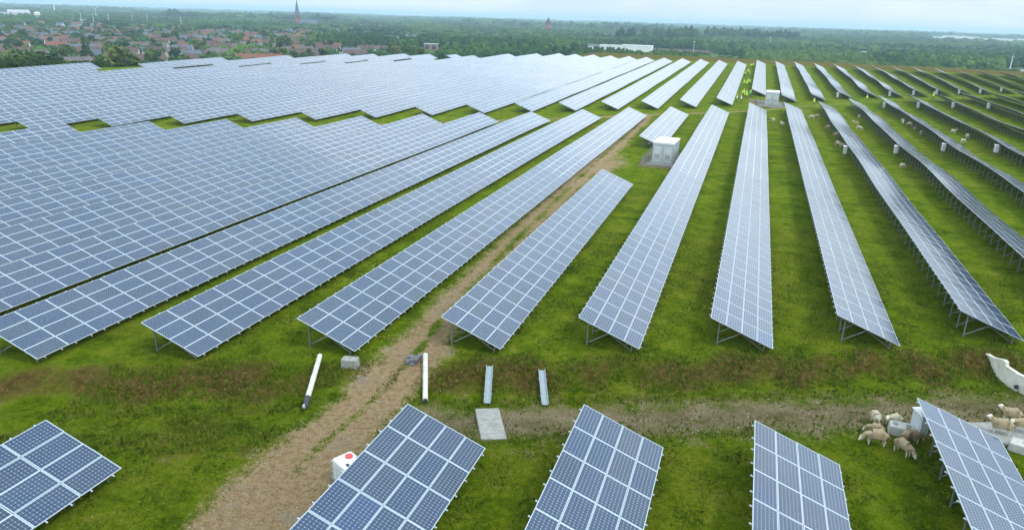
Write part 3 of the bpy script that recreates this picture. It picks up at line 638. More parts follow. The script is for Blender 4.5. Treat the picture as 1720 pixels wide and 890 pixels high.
def sheep_mesh(head, mats, nm):
    # x forward
    vs = [(-0.36, 0, 0.66), (0.0, 0, 0.65), (0.34, 0, 0.66)]
    ed = [(0, 1), (1, 2)]; rd = [(0.20, 0.23), (0.25, 0.27), (0.20, 0.24)]
    if head == 'down': hp = [(0.52, 0.02, 0.60), (0.68, 0.03, 0.38), (0.80, 0.03, 0.16)]
    elif head == 'side': hp = [(0.50, 0.08, 0.72), (0.62, 0.22, 0.80), (0.66, 0.42, 0.72)]
    else: hp = [(0.50, 0.0, 0.78), (0.60, 0.0, 0.96), (0.80, 0.01, 0.93)]
    b0 = len(vs); vs += hp; ed += [(2, b0), (b0, b0 + 1), (b0 + 1, b0 + 2)]; rd += [0.13, 0.10, 0.055]
    H = Vector(hp[1]); 
    for sy in (-1, 1):                                        # ears
        e = len(vs); vs.append((hp[1][0] - 0.02, hp[1][1] + sy * 0.17, hp[1][2] + 0.03)); ed.append((b0 + 1, e)); rd.append(0.022)
    for sx, sy in ((-1, -1), (-1, 1), (1, -1), (1, 1)):
        e = len(vs); a = 0 if sx < 0 else 2
        if sx < 0: pts = [(-0.34, sy * 0.14, 0.50), (-0.40, sy * 0.13, 0.27), (-0.36, sy * 0.13, 0.03)]
        else: pts = [(0.32, sy * 0.13, 0.48), (0.34, sy * 0.12, 0.26), (0.33, sy * 0.12, 0.03)]
        vs += pts; ed += [(a, e), (e, e + 1), (e + 1, e + 2)]; rd += [0.085, 0.038, 0.03]
    e = len(vs); vs += [(-0.56, 0, 0.60), (-0.60, 0, 0.42)]; ed += [(0, e), (e, e + 1)]; rd += [0.05, 0.035]
    hc = Vector(hp[2]) * 0.6 + Vector(hp[1]) * 0.4
    fn = lambda c: 1 if (c.z < 0.36 and (Vector(c) - Vector(hp[1])).length > 0.25 and c.x < 0.45) or (Vector(c) - hc).length < 0.20 else 0
    return skin(nm, vs, ed, rd, mats, 2, fn, 0.014, 1)
SH = {(h, c): sheep_mesh(h, [M[c], M['sface_dark' if c == 'wool_brown' else 'sface']], 'sheep') for h in ('down', 'up', 'side') for c in ('wool', 'wool_pale', 'wool_brown') if not (c == 'wool_brown' and h == 'side')}
GF_ = 'small sheep grazing in the aisles between the tables'
def sheep(x, y, rz, h, c, label, group, s=1.0):
    o = link(bpy.data.objects.new('sheep', SH[(h, c)])); o.location = (x, y, gz(x, y)); o.rotation_euler = (0, 0, math.radians(rz)); s *= 0.78 if group != GF_ else 0.9; o.scale = (s, s, s * 0.97); tag(o, label, 'sheep', group)
    return o
GS = 'sheep by the concrete block near the right foreground table'
sheep(7.95, 36.3, 100, 'down', 'wool_pale', 'white sheep seen from behind on the gravel strip, farthest left of the group', GS, 1.0)
sheep(8.75, 36.25, 200, 'side', 'wool_pale', 'white sheep standing just behind the pale concrete block', GS, 1.0)
sheep(7.75, 34.95, 172, 'down', 'wool', 'half hidden tan sheep behind the largest grazing sheep', GS, 0.9)
sheep(7.65, 33.95, 184, 'down', 'wool', 'large tan sheep grazing with its head to the left', GS, 1.22)
sheep(9.3, 34.75, 20, 'down', 'wool', 'grey tan sheep right in front of the concrete block', GS, 1.08)
sheep(8.75, 33.55, -48, 'down', 'wool', 'pale tan sheep facing right, nearest to the picture bottom', GS, 1.12)
GT = 'sheep standing on the concrete slab at the right edge'
sheep(13.75, 37.35, 178, 'up', 'wool', 'tan sheep standing nearest the table edge on the slab', GT, 1.2)
sheep(14.65, 39.0, 176, 'up', 'wool', 'tan sheep standing behind two others on the slab', GT, 1.12)
sheep(14.75, 37.9, 182, 'side', 'wool', 'tan sheep standing right of its neighbour on the slab', GT, 1.12)
sheep(15.75, 39.65, 220, 'up', 'wool_pale', 'white faced sheep cut by the right picture edge', GT, 1.1)
GF = 'small sheep grazing in the aisles between the tables'
FAR = [(4.28, 155.4), (6.0, 151), (12.07, 164.9), (13.02, 165.3), (14.36, 151.6), (14.89, 140.4), (14.12, 129.2), (14.7, 127.6), (21.67, 169), (19.93, 158.7), (19.84, 152.7), (23.26, 147.2), (23.4, 146.3), (29.3, 164.8), (30.1, 161.8), (30.4, 157.1), (30.0, 149.8), (22.95, 128.8), (20.98, 112), (35.9, 153.3), (36.8, 147.1), (34.7, 140.4), (38.2, 133.7), (-8.9, 154.5)]
where = ['first aisle right of the white station rows', 'aisle']
AN = {0: 'aisle behind the white station', 1: 'aisle below the grey roadside station', 2: 'aisle right of the grey station', 3: 'second open aisle', 4: 'third open aisle', 5: 'rightmost aisle with sheep'}
cnt = {}
for k, (x, y) in enumerate(FAR):
    a = 0 if x < 0 else 1 if x < 8 else 2 if x < 16 else 3 if x < 25 else 4 if x < 32 else 5
    cnt[a] = cnt.get(a, 0) + 1; br = k in (11, 12)
    sheep(x, y, RND.uniform(0, 360), RND.choice(['down', 'down', 'up']), 'wool_brown' if br else RND.choice(['wool', 'wool_pale', 'wool_pale']), ('dark brown' if br else 'small pale') + ' sheep in the ' + AN[a] + ', %s from its end' % ORD[cnt[a] - 1], GF, RND.uniform(1.0, 1.25))
# workers in high visibility vests
M['vest'] = simple('yellow_green_vest', (0.62, 0.85, 0.03), 0.7, 0, 0.08, 4)
M['vest_green'] = simple('green_vest', (0.10, 0.62, 0.16), 0.7, 0, 0.08, 4)
M['vest_white'] = simple('white_jacket', (0.75, 0.78, 0.72), 0.8, 0, 0.06, 4)
M['skin'] = simple('skin', (0.50, 0.30, 0.22), 0.6, 0, 0.05, 4)
M['trousers'] = simple('dark_trousers', (0.04, 0.045, 0.06), 0.9, 0, 0.2, 6)
M['helmet'] = simple('white_helmet', (0.80, 0.80, 0.74), 0.4, 0, 0.03, 4)
M['helmet_y'] = simple('yellow_helmet', (0.80, 0.72, 0.08), 0.4, 0, 0.03, 4)
def person_mesh(step, arm):
    vs = [(0, 0, 0.95), (0, 0, 1.12), (0, 0, 1.38), (0, 0, 1.50), (0.01, 0, 1.62), (0.01, 0, 1.72)]; ed = [(0, 1), (1, 2), (2, 3), (3, 4), (4, 5)]; rd = [(.14, .11), (.14, .10), (.16, .11), .055, .09, .075]
    for s in (-1, 1):
        e = len(vs); vs += [(0, s * .2, 1.42), (arm * .04, s * .26, 1.15), (arm * .22, s * .22, .95 + .16 * abs(arm)), (arm * .27, s * .21, .88 + .18 * abs(arm))]; ed += [(2, e), (e, e + 1), (e + 1, e + 2), (e + 2, e + 3)]; rd += [.06, .045, .035, .03]
        e = len(vs); k = s * step; vs += [(0, s * .1, .85), (k * .16 + .03, s * .1, .48), (k * .26, s * .1, .08), (k * .26 + .15, s * .1, .04)]; ed += [(0, e), (e, e + 1), (e + 1, e + 2), (e + 2, e + 3)]; rd += [.09, .06, .045, .04]
    return vs, ed, rd
PM = []
for step, arm in ((0, 0.2), (1, 0.6), (0, 1.6)):
    vs, ed, rd = person_mesh(step, arm)
    fn = lambda c: 1 if c.z < 0.97 and abs(c.y) < 0.2 else (0 if c.z > 1.52 or c.z < 1.0 else 2)
    PM.append(skin('person', vs, ed, rd, [M['skin'], M['trousers'], M['trousers']], 1, fn))
def vest_mesh(m):
    b = MB(); n_ = 12
    b.lathe([(0.20, 0.88), (0.215, 1.0), (0.225, 1.25), (0.23, 1.40), (0.12, 1.50)], n_)
    vsn = [(x * 0.72, y * 1.08, z) for x, y, z in b.v]; b.v = vsn
    for s in (-1, 1): b.bar((0, s * .22, 1.42), (0.02, s * .27, 1.13), 0.07, n=8, r2=0.055)
    me = b.mesh('vest', m, True); return me
VM = {k: vest_mesh(M[k]) for k in ('vest', 'vest_green', 'vest_white')}
def helm(m):
    b = MB(); b.lathe([(0.16, 1.70), (0.125, 1.72), (0.12, 1.78), (0.08, 1.84), (0.02, 1.86)], 12); b.v = [(x + .01, y, z) for x, y, z in b.v]; return b.mesh('helmet', M[m], True)
HM = {k: helm(k) for k in ('helmet', 'helmet_y')}
def person(x, y, rz, p, v, h, label, group):
    o = link(bpy.data.objects.new('person', PM[p])); o.location = (x, y, gz(x, y)); o.rotation_euler = (0, 0, math.radians(rz)); tag(o, label, 'person', group)
    link(bpy.data.objects.new('vest', VM[v]), o); link(bpy.data.objects.new('helmet', HM[h]), o)
GP = 'workers in high visibility vests between two tables'
PP = [(-3.95, 191.9, 'vest_white', 'worker in pale jacket standing at the left front of the group'), (-2.9, 191.3, 'vest_white', 'worker in pale jacket at the front right of the group'),
      (-2.4, 201.8, 'vest', 'worker in yellow vest, left of the front cluster'), (-1.75, 200.9, 'vest', 'worker in yellow vest, middle of the front cluster'), (-1.1, 204.6, 'vest_green', 'worker in green vest on the right of the front cluster'), (-0.9, 207.4, 'vest_green', 'worker in green vest beside the table corner'), (-2.7, 209.2, 'vest', 'worker in yellow vest behind the front cluster'), (-2.0, 206.0, 'vest', 'worker in yellow vest standing inside the front cluster'), (-3.0, 205.0, 'vest', 'worker in yellow vest at the left rim of the front cluster'),
      (-3.3, 237.2, 'vest', 'worker in yellow vest, left of the second cluster'), (-2.5, 235.8, 'vest', 'worker in yellow vest, front of the second cluster'), (-1.7, 240.3, 'vest', 'worker in yellow vest, right of the second cluster'), (-2.3, 243.9, 'vest', 'worker in yellow vest, back of the second cluster'),
      (-3.9, 273.9, 'vest', 'worker in yellow vest, left of the third cluster'), (-2.6, 277.5, 'vest', 'worker in yellow vest, right of the third cluster'), (-3.2, 285, 'vest', 'worker in yellow vest, back of the third cluster'),
      (-2.7, 316, 'vest', 'worker in yellow vest at the far end of the aisle, left one'), (-2.0, 320, 'vest', 'worker in yellow vest at the far end of the aisle, right one')]
for k, (x, y, v, lab) in enumerate(PP): person(x, y, RND.uniform(0, 360), k % 3, v, 'helmet' if k % 2 else 'helmet_y', lab, GP)
for x, y, lab in ((27.65, 208.2, 'worker in yellow vest alone on the cross road'), (47.1, 230, 'left of two workers on the cross road at the right'), (45.9, 224, 'right of two workers on the cross road at the right'), (14.3, 196, 'worker in yellow vest on the road before a table end')): person(x, y, RND.uniform(0, 360), 1, 'vest', 'helmet', lab, 'workers walking on the cross road')
# ------------------------------------------------------------------ far country: houses, trees, works
def pol(az, D): a = math.radians(az); return D * math.sin(a), D * math.cos(a)
WALLC = {'pale': simple('pale_render_wall', (0.46, 0.41, 0.34), 0.85, 0, 0.08, 0.5), 'brick': simple('brown_brick_wall', (0.30, 0.20, 0.15), 0.9, 0, 0.15, 0.8), 'white': simple('white_wall', (0.78, 0.77, 0.72), 0.8, 0, 0.05, 0.5)}
ROOFC = {'orange': simple('orange_roof_tiles', (0.20, 0.075, 0.045), 0.85, 0, 0.2, 1.0), 'brown': simple('brown_roof_tiles', (0.105, 0.062, 0.050), 0.85, 0, 0.2, 1.0), 'slate': simple('blue_grey_slate_roof', (0.10, 0.115, 0.15), 0.7, 0, 0.2, 1.0), 'grey': simple('grey_brown_roof_tiles', (0.13, 0.105, 0.10), 0.85, 0, 0.2, 1.0)}
M['glassd'] = simple('dark_window_glass', (0.05, 0.06, 0.075), 0.15, 0, 0.1, 1)
HD = {}
def house_parts(L, D, e, r):
    b = MB(); b.add([(-L/2, -D/2, 0), (L/2, -D/2, 0), (L/2, D/2, 0), (-L/2, D/2, 0), (-L/2, -D/2, e), (L/2, -D/2, e), (L/2, D/2, e), (-L/2, D/2, e), (-L/2, 0, r), (L/2, 0, r)],
                    [(0, 1, 5, 4), (1, 2, 6, 9, 5), (2, 3, 7, 6), (3, 0, 4, 8, 7), (4, 5, 9, 8), (6, 7, 8, 9)])
    w_ = b
    t = Vector((0, D / 2, r - e)).length; rf = MB()
    for s in (-1, 1):
        a = Vector((0, 0, r + 0.12)); q = Vector((0, s * (D / 2 + 0.45), e - (r - e) * 0.45 / (D / 2) + 0.12)); o = Vector((0, 0, 0.2)); x = Vector((L / 2 + 0.25, 0, 0))
        vs = [a - x, a + x, q + x, q - x, a - x + o, a + x + o, q + x + o, q - x + o]
        rf.add(vs, [(0, 1, 2, 3), (7, 6, 5, 4), (0, 4, 5, 1), (1, 5, 6, 2), (2, 6, 7, 3), (3, 7, 4, 0)])
    c = MB(); c.box((L * 0.3, 0.6, r + 0.3), (0.7, 0.9, 2.0)); c.box((L * 0.3, 0.6, r + 1.35), (0.85, 1.05, 0.15))
    return w_, rf, c
HM_ = {}
for kind, (L, D, e, r) in {'terrace': (6.0, 8, 5.0, 8.2), 'detached': (9, 8, 4.4, 8.4), 'bungalow': (11, 8, 3.0, 6.0)}.items():
    for wc in WALLC: HM_[kind, 'w', wc] = house_parts(L, D, e, r)[0].mesh('wall', WALLC[wc])
    for rc in ROOFC: HM_[kind, 'r', rc] = house_parts(L, D, e, r)[1].mesh('roof', ROOFC[rc])
    HM_[kind, 'c'] = house_parts(L, D, e, r)[2].mesh('chimney', WALLC['brick'])
wm = MB(); wm.box((0, 0, 0), (1.5, 0.12, 1.4)); WIN = wm.mesh('window', M['glassd'])
HR = random.Random(21); NH = 0
DESC = {'orange': 'orange-roofed', 'brown': 'brown-roofed', 'slate': 'slate-roofed', 'grey': 'grey-roofed'}
WD = {'pale': 'pale walled', 'brick': 'brick', 'white': 'white walled'}
def house(x, y, rz, kind, wc, rc, detail, label, group):
    dims = {'terrace': (6.0, 8, 5.0, 8.2), 'detached': (9, 8, 4.4, 8.4), 'bungalow': (11, 8, 3.0, 6.0)}[kind]
    root = empty('house', (x, y, gz(x, y) - 0.1), rz); tag(root, label, 'house', group)
    link(bpy.data.objects.new('wall', HM_[kind, 'w', wc]), root); rf = link(bpy.data.objects.new('roof', HM_[kind, 'r', rc]), root)
    if detail >= 1: link(bpy.data.objects.new('chimney', HM_[kind, 'c']), rf)
    if detail >= 2:
        for wx in (-0.28, 0.28):
            for wz in ((1.5, 4.0) if kind == 'terrace' else (1.6,)):
                o = link(bpy.data.objects.new('window', WIN), root); o.location = (wx * dims[0], -dims[1] / 2 - 0.03, wz)
    return root
occupied = []
GH = 'houses of the village beyond the hill'
SN = ['nearest', 'second', 'third', 'fourth', 'fifth', 'sixth', 'seventh', 'eighth', 'ninth', 'tenth', 'eleventh', 'twelfth']
for si, (D0, a0, a1, kd) in enumerate([(585, -57, -43, 0), (628, -58, -35, 0), (675, -58, -38, 1), (722, -57, -29, 0), (772, -58, -30, 1), (828, -57, -27, 0), (885, -58, -28, 1), (945, -58, -28, 1), (1010, -58, -28, 1)]):
    a = a0 + HR.uniform(0, 1.5); num = 0; pal = HR.choice([['brown', 'grey', 'brown'], ['orange', 'brown', 'brown'], ['slate', 'grey', 'slate'], ['brown', 'orange', 'grey']])
    while a < a1 and NH < 292:
        if HR.random() < (0.60 if kd == 0 else 0.32):
            n_ = HR.randint(3, 6); kind = 'terrace'; rc = HR.choice(pal); wc = HR.choice(['pale', 'brick', 'brick']); step = 6.0
        else:
            n_ = 1; kind = HR.choice(['detached', 'detached', 'bungalow']); rc = HR.choice(pal + ['orange', 'slate']); wc = HR.choice(['white', 'pale', 'brick']); step = 10
        Dk = D0 + HR.uniform(-12, 12); rzb = math.radians(-a) + HR.choice([0.12, -0.25, 0.35]) * HR.choice([1, 1, 0.5]); x0, y0 = pol(a, Dk)
        for k in range(n_):
            x = x0 + math.cos(rzb) * step * k; y = y0 + math.sin(rzb) * step * k; num += 1; NH += 1
            rc = rc if HR.random() < 0.6 else HR.choice(pal + ['brown', 'grey']); w2 = wc if HR.random() < 0.6 else 'white'; house(x, y, rzb, kind, w2, rc, 2 if si < 3 else 1 if si < 7 else 0,
                  '%s %s %s, %s from left in the %s village street' % (DESC[rc], WD[w2], {'terrace': 'terraced house', 'detached': 'house', 'bungalow': 'bungalow'}[kind], ordn(num), SN[si]), GH)
            occupied.append((x, y))
        a += math.degrees((n_ * step + HR.uniform(5, 18) * (1 if kd == 0 else 1.7)) / Dk)
occ = np.array(occupied)
# farther houses that only read as a speckled mass
def blocks(name, pts, label, cat, mats):
    b = MB(); r_ = random.Random(4)
    for x, y, s in pts:
        L, D, e = 10 * s, 8 * s, 5 * s; rz = rotz(-math.atan2(x, y) + r_.uniform(-.5, .5)); m = r_.choice([0, 1, 0]); z0 = gz(x, y)
        w_, rf, _ = house_parts(L, D, e, e + 3.5 * s)
        b.add([rz @ Vector(v) + Vector((x, y, z0)) for v in w_.v], w_.f, m); b.add([rz @ Vector(v) + Vector((x, y, z0)) for v in rf.v], rf.f, r_.choice([2, 3, 3, 4, 4]))
    o = b.obj(name, mats); tag(o, label, cat, kind='stuff'); return o

hp = []
for D0 in range(int(D0) + 40, 1480, 48):
    a = -57.0
    while a < -27:
        for q in range(HR.choice([1, 1, 3, 4])):
            x, y = pol(a, D0 + HR.uniform(-14, 14)); hp.append((x, y, 0.85)); a += math.degrees(8.5 / D0)
        a += math.degrees(HR.uniform(6, 30) / D0)
for _ in range(170): hp.append((*pol(HR.uniform(-30, -19), HR.uniform(1080, 1550)), 0.9))
for _ in range(260): hp.append((*pol(HR.uniform(-52, -30), HR.uniform(1480, 2600)), 1.1))
for _ in range(230): hp.append((*pol(HR.gauss(-16, 3.2), HR.uniform(1500, 2200)), 1.1))
for _ in range(120): hp.append((*pol(HR.gauss(-24, 3.5), HR.uniform(1700, 2900)), 1.1))
blocks('distant_houses', hp, 'far scatter of pale and red houses between the woods below the horizon', 'houses', [WALLC['pale'], WALLC['white'], ROOFC['orange'], ROOFC['brown'], ROOFC['slate']])
hocc = np.array([(p[0], p[1]) for p in hp])
# single landmarks
def building(name, x, y, rz, L, D, h, wm_, rm_, label, cat='building', pitch=0.0, nwin=0, wmat='glassd', door=False):
    root = empty(name, (x, y, gz(x, y) - 0.05), rz); tag(root, label, cat)
    if pitch: w_, rf, _ = house_parts(L, D, h, h + pitch); w_.obj('wall', wm_, root); rf.obj('roof', rm_, root)
    else:
        b = MB(); b.box((0, 0, h / 2), (L, D, h)); b.obj('wall', wm_, root); b = MB(); b.box((0, 0, h + 0.2), (L + 0.8, D + 0.8, 0.4)); b.obj('roof', rm_, root)
    for k in range(nwin):
        b = MB(); b.box((-L / 2 + L * (k + 0.5) / nwin, -D / 2 - 0.05, h * 0.45), (L / nwin * 0.55, 0.15, h * 0.6)); b.obj('window', M[wmat], root)
    return root
building('hall', -157, 1012, math.radians(2), 40, 20, 11, M['white'], M['white'], 'white flat-roofed hall behind the far ends of the tables', 'hall', nwin=0)
building('office_building', -196, 1030, math.radians(4), 30, 14, 9.5, M['white'], M['white'], 'low white office building with dark bays left of the white hall', 'office', nwin=4)
building('office_building', -222, 1062, math.radians(4), 26, 14, 6.5, WALLC['white'], ROOFC['slate'], 'smaller white building with a grey roof at the left end of the white hall', 'building', 2.0, 3)
building('long_shed', -112, 1147, math.radians(-4), 84, 10, 3.4, WALLC['brick'], ROOFC['grey'], 'long low dull shed to the right of the white hall', 'shed')
building('flat_block', -392, 862, math.radians(20), 17, 12, 7.5, WALLC['brick'], M['cabinet'], 'small brown flat-roofed block in front of the woods left of centre', 'building', nwin=2)
building('shed', 163, 1325, math.radians(-8), 20, 12, 4.5, WALLC['white'], M['cabinet'], 'small grey-roofed shed among the trees behind the right hand tables', 'shed', 1.5)
building('shed', 283, 965, math.radians(-15), 9, 5, 3.2, M['white'], M['white'], 'small white shed near the right picture edge', 'shed')
building('factory', -1465, 1290, math.radians(47), 160, 30, 8, M['cabinet'], simple('teal_roof', (0.30, 0.48, 0.50), 0.5, 0, 0.1, 0.1), 'long low factory with a pale teal roof behind the village', 'factory', nwin=8)
for k, (dx, dy, L, h, mt) in enumerate([(0, 0, 70, 16, 'cabinet'), (-60, 60, 50, 22, 'white'), (70, -70, 55, 13, 'grille')]):
    building('factory', -1860 + dx, 1480 + dy, math.radians(50), L, 35, h, simple('works_wall_violet', (0.40, 0.38, 0.52), 0.7) if k == 0 else M[mt], M['white'], ['violet grey factory at the upper left corner', 'tall white factory block at the upper left corner', 'low grey factory at the upper left, right of the violet one'][k], 'factory', nwin=3)
b_ = building('factory', -1830, 1395, math.radians(50), 26, 16, 9, simple('yellow_wall', (0.75, 0.62, 0.08), 0.6), M['white'], 'small yellow factory building at the upper left', 'factory')
for k in range(10):
    a = 11.2 + k * 0.85; x, y = pol(a, 4250 - k * 95); building('warehouse', x, y, math.radians(-a), HR.uniform(60, 105), 60, HR.uniform(12, 22), M['white'], M['white'], 'white warehouse on the far right horizon, %s from the left' % ORD[k], 'warehouse')
# church
root = empty('church', (*pol(-34.1, 1900), 0), math.radians(35)); tag(root, 'tall brick church with a pointed slate spire rising above the horizon', 'church')
b = MB(); b.box((0, 0, 17), (10.5, 10.5, 34)); 
for sx in (-1, 1):
    for sy in (-1, 1): b.box((sx * 5.2, sy * 5.2, 15), (1.6, 1.6, 30))
tw = b.obj('tower', simple('church_brick', (0.26, 0.11, 0.09), 0.9, 0, 0.15, 0.3), root)
for ang in range(4):
    b = MB(); R_ = rotz(ang * math.pi / 2); b.box(R_ @ Vector((0, -5.27, 28)), (3.2, 0.4, 6), rot=R_); b.obj('belfry_louvre', M['glassd'], tw)
b = MB(); b.lathe([(7.2, 34), (5.4, 36), (3.6, 47), (1.8, 58), (0.35, 68), (0.15, 71)], 8); b.obj('spire', ROOFC['slate'], root)
w_, rf, _ = house_parts(40, 16, 13, 22)
for m_ in (w_, rf): m_.v = [(x + 25, y, z) for x, y, z in m_.v]
w_.obj('nave', bpy.data.materials['church_brick'], root); rf.obj('nave_roof', ROOFC['slate'], root)
# brick water tower
root = empty('brick_tower', (*pol(-15.6, 2050), 0)); tag(root, 'stout brown brick tower with a small cap standing on the horizon left of centre', 'tower')
b = MB(); b.lathe([(9.5, 0), (9.0, 12), (8.2, 24), (8.8, 25)], 12); b.obj('shaft', simple('tower_brick', (0.30, 0.13, 0.09), 0.9, 0, 0.15, 0.3), root)
b = MB(); b.lathe([(8.6, 25), (7.4, 33), (3.6, 39), (1.4, 42), (0.3, 46)], 12); b.obj('cap_roof', ROOFC['brown'], root)
# white water tower, masts, wind turbines
root = empty('water_tower', (*pol(-50.3, 1750), 0)); tag(root, 'white mushroom shaped water tower among the trees at the upper left', 'water tower')
b = MB(); b.lathe([(2.4, 0), (1.8, 15)], 12); b.obj('stem', M['white'], root); b = MB(); b.lathe([(2, 15), (5.2, 19), (5.4, 23), (2, 25)], 14); b.obj('bowl', M['white'], root)
def turbine(x, y, h, rad, label, rz=0.0, blade_ang=20):
    root = empty('wind_turbine', (x, y, gz(x, y)), rz); tag(root, label, 'wind turbine')
    b = MB(); b.lathe([(h * 0.028, 0), (h * 0.014, h)], 12); b.obj('mast', M['white'], root)
    b = MB(); b.box((0, 0.4 * h * 0.03, h), (h * 0.03, h * 0.09, h * 0.032)); nac = b.obj('nacelle', M['white'], root)
    for k in range(3):
        a = math.radians(blade_ang + 120 * k); b = MB(); e = Vector((math.sin(a), 0, math.cos(a))); o = Vector((0, -h * 0.045, h)); b.bar(o, o + e * rad * 0.25, rad * 0.02, n=6, r2=rad * 0.035); b.bar(o + e * rad * 0.25, o + e * rad, rad * 0.035, n=6, r2=rad * 0.006); b.obj('blade', M['white'], root)
turbine(*pol(-49.3, 3400), 82, 40, 'tall wind turbine on the horizon at the upper left', math.radians(49), 175)
turbine(*pol(-47.0, 2500), 30, 12, 'small wind turbine at the upper left, right of the tall one', math.radians(47), 60)
turbine(*pol(15.5, 840), 21, 3.2, 'slim white mast turbine near the right picture edge', math.radians(-15), 0)
def mast(x, y, h, label, r_=0.35, top='white'):
    root = empty('light_mast', (x, y, gz(x, y))); tag(root, label, 'mast'); b = MB(); b.bar((0, 0, 0), (0, 0, h), r_, n=8, r2=r_ * 0.5); b.obj('pole', M['white'], root); b = MB(); b.box((0, 0, h), (2.2, 0.6, 0.9)); b.obj('lamp_head', M['white'], root)
mast(*pol(-4.7, 1090), 17, 'pale light mast in front of the woods right of the white hall')
mast(*pol(0.6, 1400), 22, 'white mast among the dark trees above the cross aisle')
for k, (a, D) in enumerate([(-47.9, 1750), (-47.2, 1690), (-46.3, 1720), (-44.9, 1640), (-44.0, 1660), (-41.9, 1500)]): mast(*pol(a, D), 24, 'thin white floodlight mast beyond the village, %s from the left' % ORD[k], 0.5)

# ---- trees
def leaf_mat(name, stops, rnd=0.5):
    m, t, b = new_mat(name); oi = N(t, 'ShaderNodeObjectInfo').outputs['Random']; P = pos(t)
    f = math_(t, 'ADD', math_(t, 'MULTIPLY', oi, rnd), math_(t, 'MULTIPLY', noise(t, 0.45, 4, 0.7, P), 1 - rnd))
    t.links.new(ramp(t, f, stops), b.inputs['Base Color']); b.inputs['Roughness'].default_value = 0.85; b.inputs['Specular IOR Level'].default_value = 0.2
    return m
M['leaf'] = leaf_mat('tree_leaves', [(0.2, (0.026, 0.050, 0.012)), (0.42, (0.040, 0.078, 0.014)), (0.6, (0.070, 0.112, 0.018)), (0.8, (0.115, 0.150, 0.030))], 0.6)
M['bark'] = simple('bark', (0.10, 0.08, 0.06), 0.95, 0, 0.3, 2)
TR = np.random.RandomState(12)
def crown_mesh(seed, conic=0.0, n_lobe=10, leaves=95):
    r = np.random.RandomState(seed); V = []; 
    for k in range(n_lobe):
        t = r.rand(); z = 4.0 + 7.0 * t; ring = (2.9 * math.sqrt(max(0.05, 1 - ((z - 6.6) / 5.2) ** 2)) * (1 - conic * t)) * (0.35 + 0.65 * r.rand()); a = r.rand() * 6.283
        c = np.array([ring * math.cos(a), ring * math.sin(a), z]); rad = r.uniform(1.3, 2.3) * (1 - 0.4 * conic * t)
        d = r.normal(size=(leaves, 3)); d /= np.linalg.norm(d, axis=1)[:, None]; p = c + d * rad * r.uniform(0.75, 1.12, (leaves, 1))
        s = r.uniform(0.22, 0.48, (leaves, 1)); u = np.cross(d, r.normal(size=(leaves, 3))); u /= np.linalg.norm(u, axis=1)[:, None]; v = np.cross(d, u) + d * 0.5 * r.normal(size=(leaves, 1))
        V.append(np.stack([p - u * s - v * s, p + u * s - v * s, p + u * s * .8 + v * s, p - u * s * .8 + v * s], 1).reshape(-1, 3))
    V = np.concatenate(V); return npmesh('crown', V, np.arange(len(V)).reshape(-1, 4), M['leaf'])
CR = [crown_mesh(s, c, n_, l) for s, c, n_, l in ((1, 0.0, 11, 90), (2, 0.2, 12, 85), (3, 0.0, 9, 100), (4, 0.7, 12, 80), (5, 0.1, 13, 80), (6, 0.3, 10, 90))]
b = MB(); b.bar((0, 0, -0.3), (0.1, 0, 4.5), 0.32, n=8, r2=0.2); b.bar((0.1, 0, 4.5), (0.2, 0.1, 8.5), 0.2, n=6, r2=0.06)
for a in range(4): b.bar((0.08, 0, 3.2 + a * .5), (1.8 * math.cos(a * 1.7), 1.8 * math.sin(a * 1.7), 6 + a * .5), 0.11, n=5, r2=0.03)
TRUNK = b.mesh('trunk', M['bark'])
def tree(x, y, s, sw, label, group, v=None):
    root = empty('tree', (x, y, gz(x, y)), TR.rand() * 6.28); root.scale = (s * sw, s * sw, s); tag(root, label, 'tree', group)
    link(bpy.data.objects.new('crown', CR[TR.randint(len(CR)) if v is None else v]), root); link(bpy.data.objects.new('trunk', TRUNK), root)
    return root
GTb = 'trees along the foot of the hill at the left'
k = 0
for a, D, s in [(-58, 470, 1.1), (-57, 440, 1.0), (-55.9, 450, 1.1), (-54.9, 430, 0.95), (-54, 465, 1.0), (-53.2, 440, 1.0), (-52.5, 455, 1.2), (-51.8, 440, 1.3), (-51.2, 455, 1.35), (-50.5, 440, 1.25), (-49.8, 450, 1.15), (-49.1, 440, 1.05), (-48.5, 460, 1.0), (-47.8, 440, 0.95), (-46.9, 455, 1.2), (-46.3, 445, 1.45), (-45.7, 450, 1.4), (-45.0, 445, 1.15), (-43.6, 480, 0.95), (-41.8, 500, 0.95)]:
    x, y = pol(a, D); tree(x, y, s * 1.15, 1.3, 'broad green tree at the hill foot before the village, %s from the left' % ORD[k], GTb); k += 1
def free(x, y, rad=9): return len(occ) == 0 or np.min((occ[:, 0] - x) ** 2 + (occ[:, 1] - y) ** 2) > rad ** 2
GV = 'trees between the houses of the village'
k = 0; tries = 0; belts = {}
while k < 215 and tries < 9000:
    tries += 1; a = TR.uniform(-58, -27); D = 560 + 850 * TR.rand() ** 1.15; Dm = 560 + max(0, a + 45) * 9
    if D < Dm: continue
    x, y = pol(a, D)
    if not free(x, y, 9.5): continue
    n_ = min(TR.randint(1, 4), 215 - k)
    for q in range(n_):
        xx, yy = x + TR.normal() * 5 * (q > 0), y + TR.normal() * 5 * (q > 0)
        if not free(xx, yy, 8): continue
        belts.setdefault(min(int((D - 560) / 95), 8), []).append((math.atan2(xx, yy), tree(xx, yy, TR.uniform(0.6, 1.15), TR.uniform(1.0, 1.35), 'tree', GV))); k += 1
for bi, l in belts.items():
    l.sort(key=lambda q: q[0])
    for q, (_, o) in enumerate(l): o['label'] = 'village garden tree, %s from the left in the %s belt of trees' % (ordn(q + 1), SN[bi])
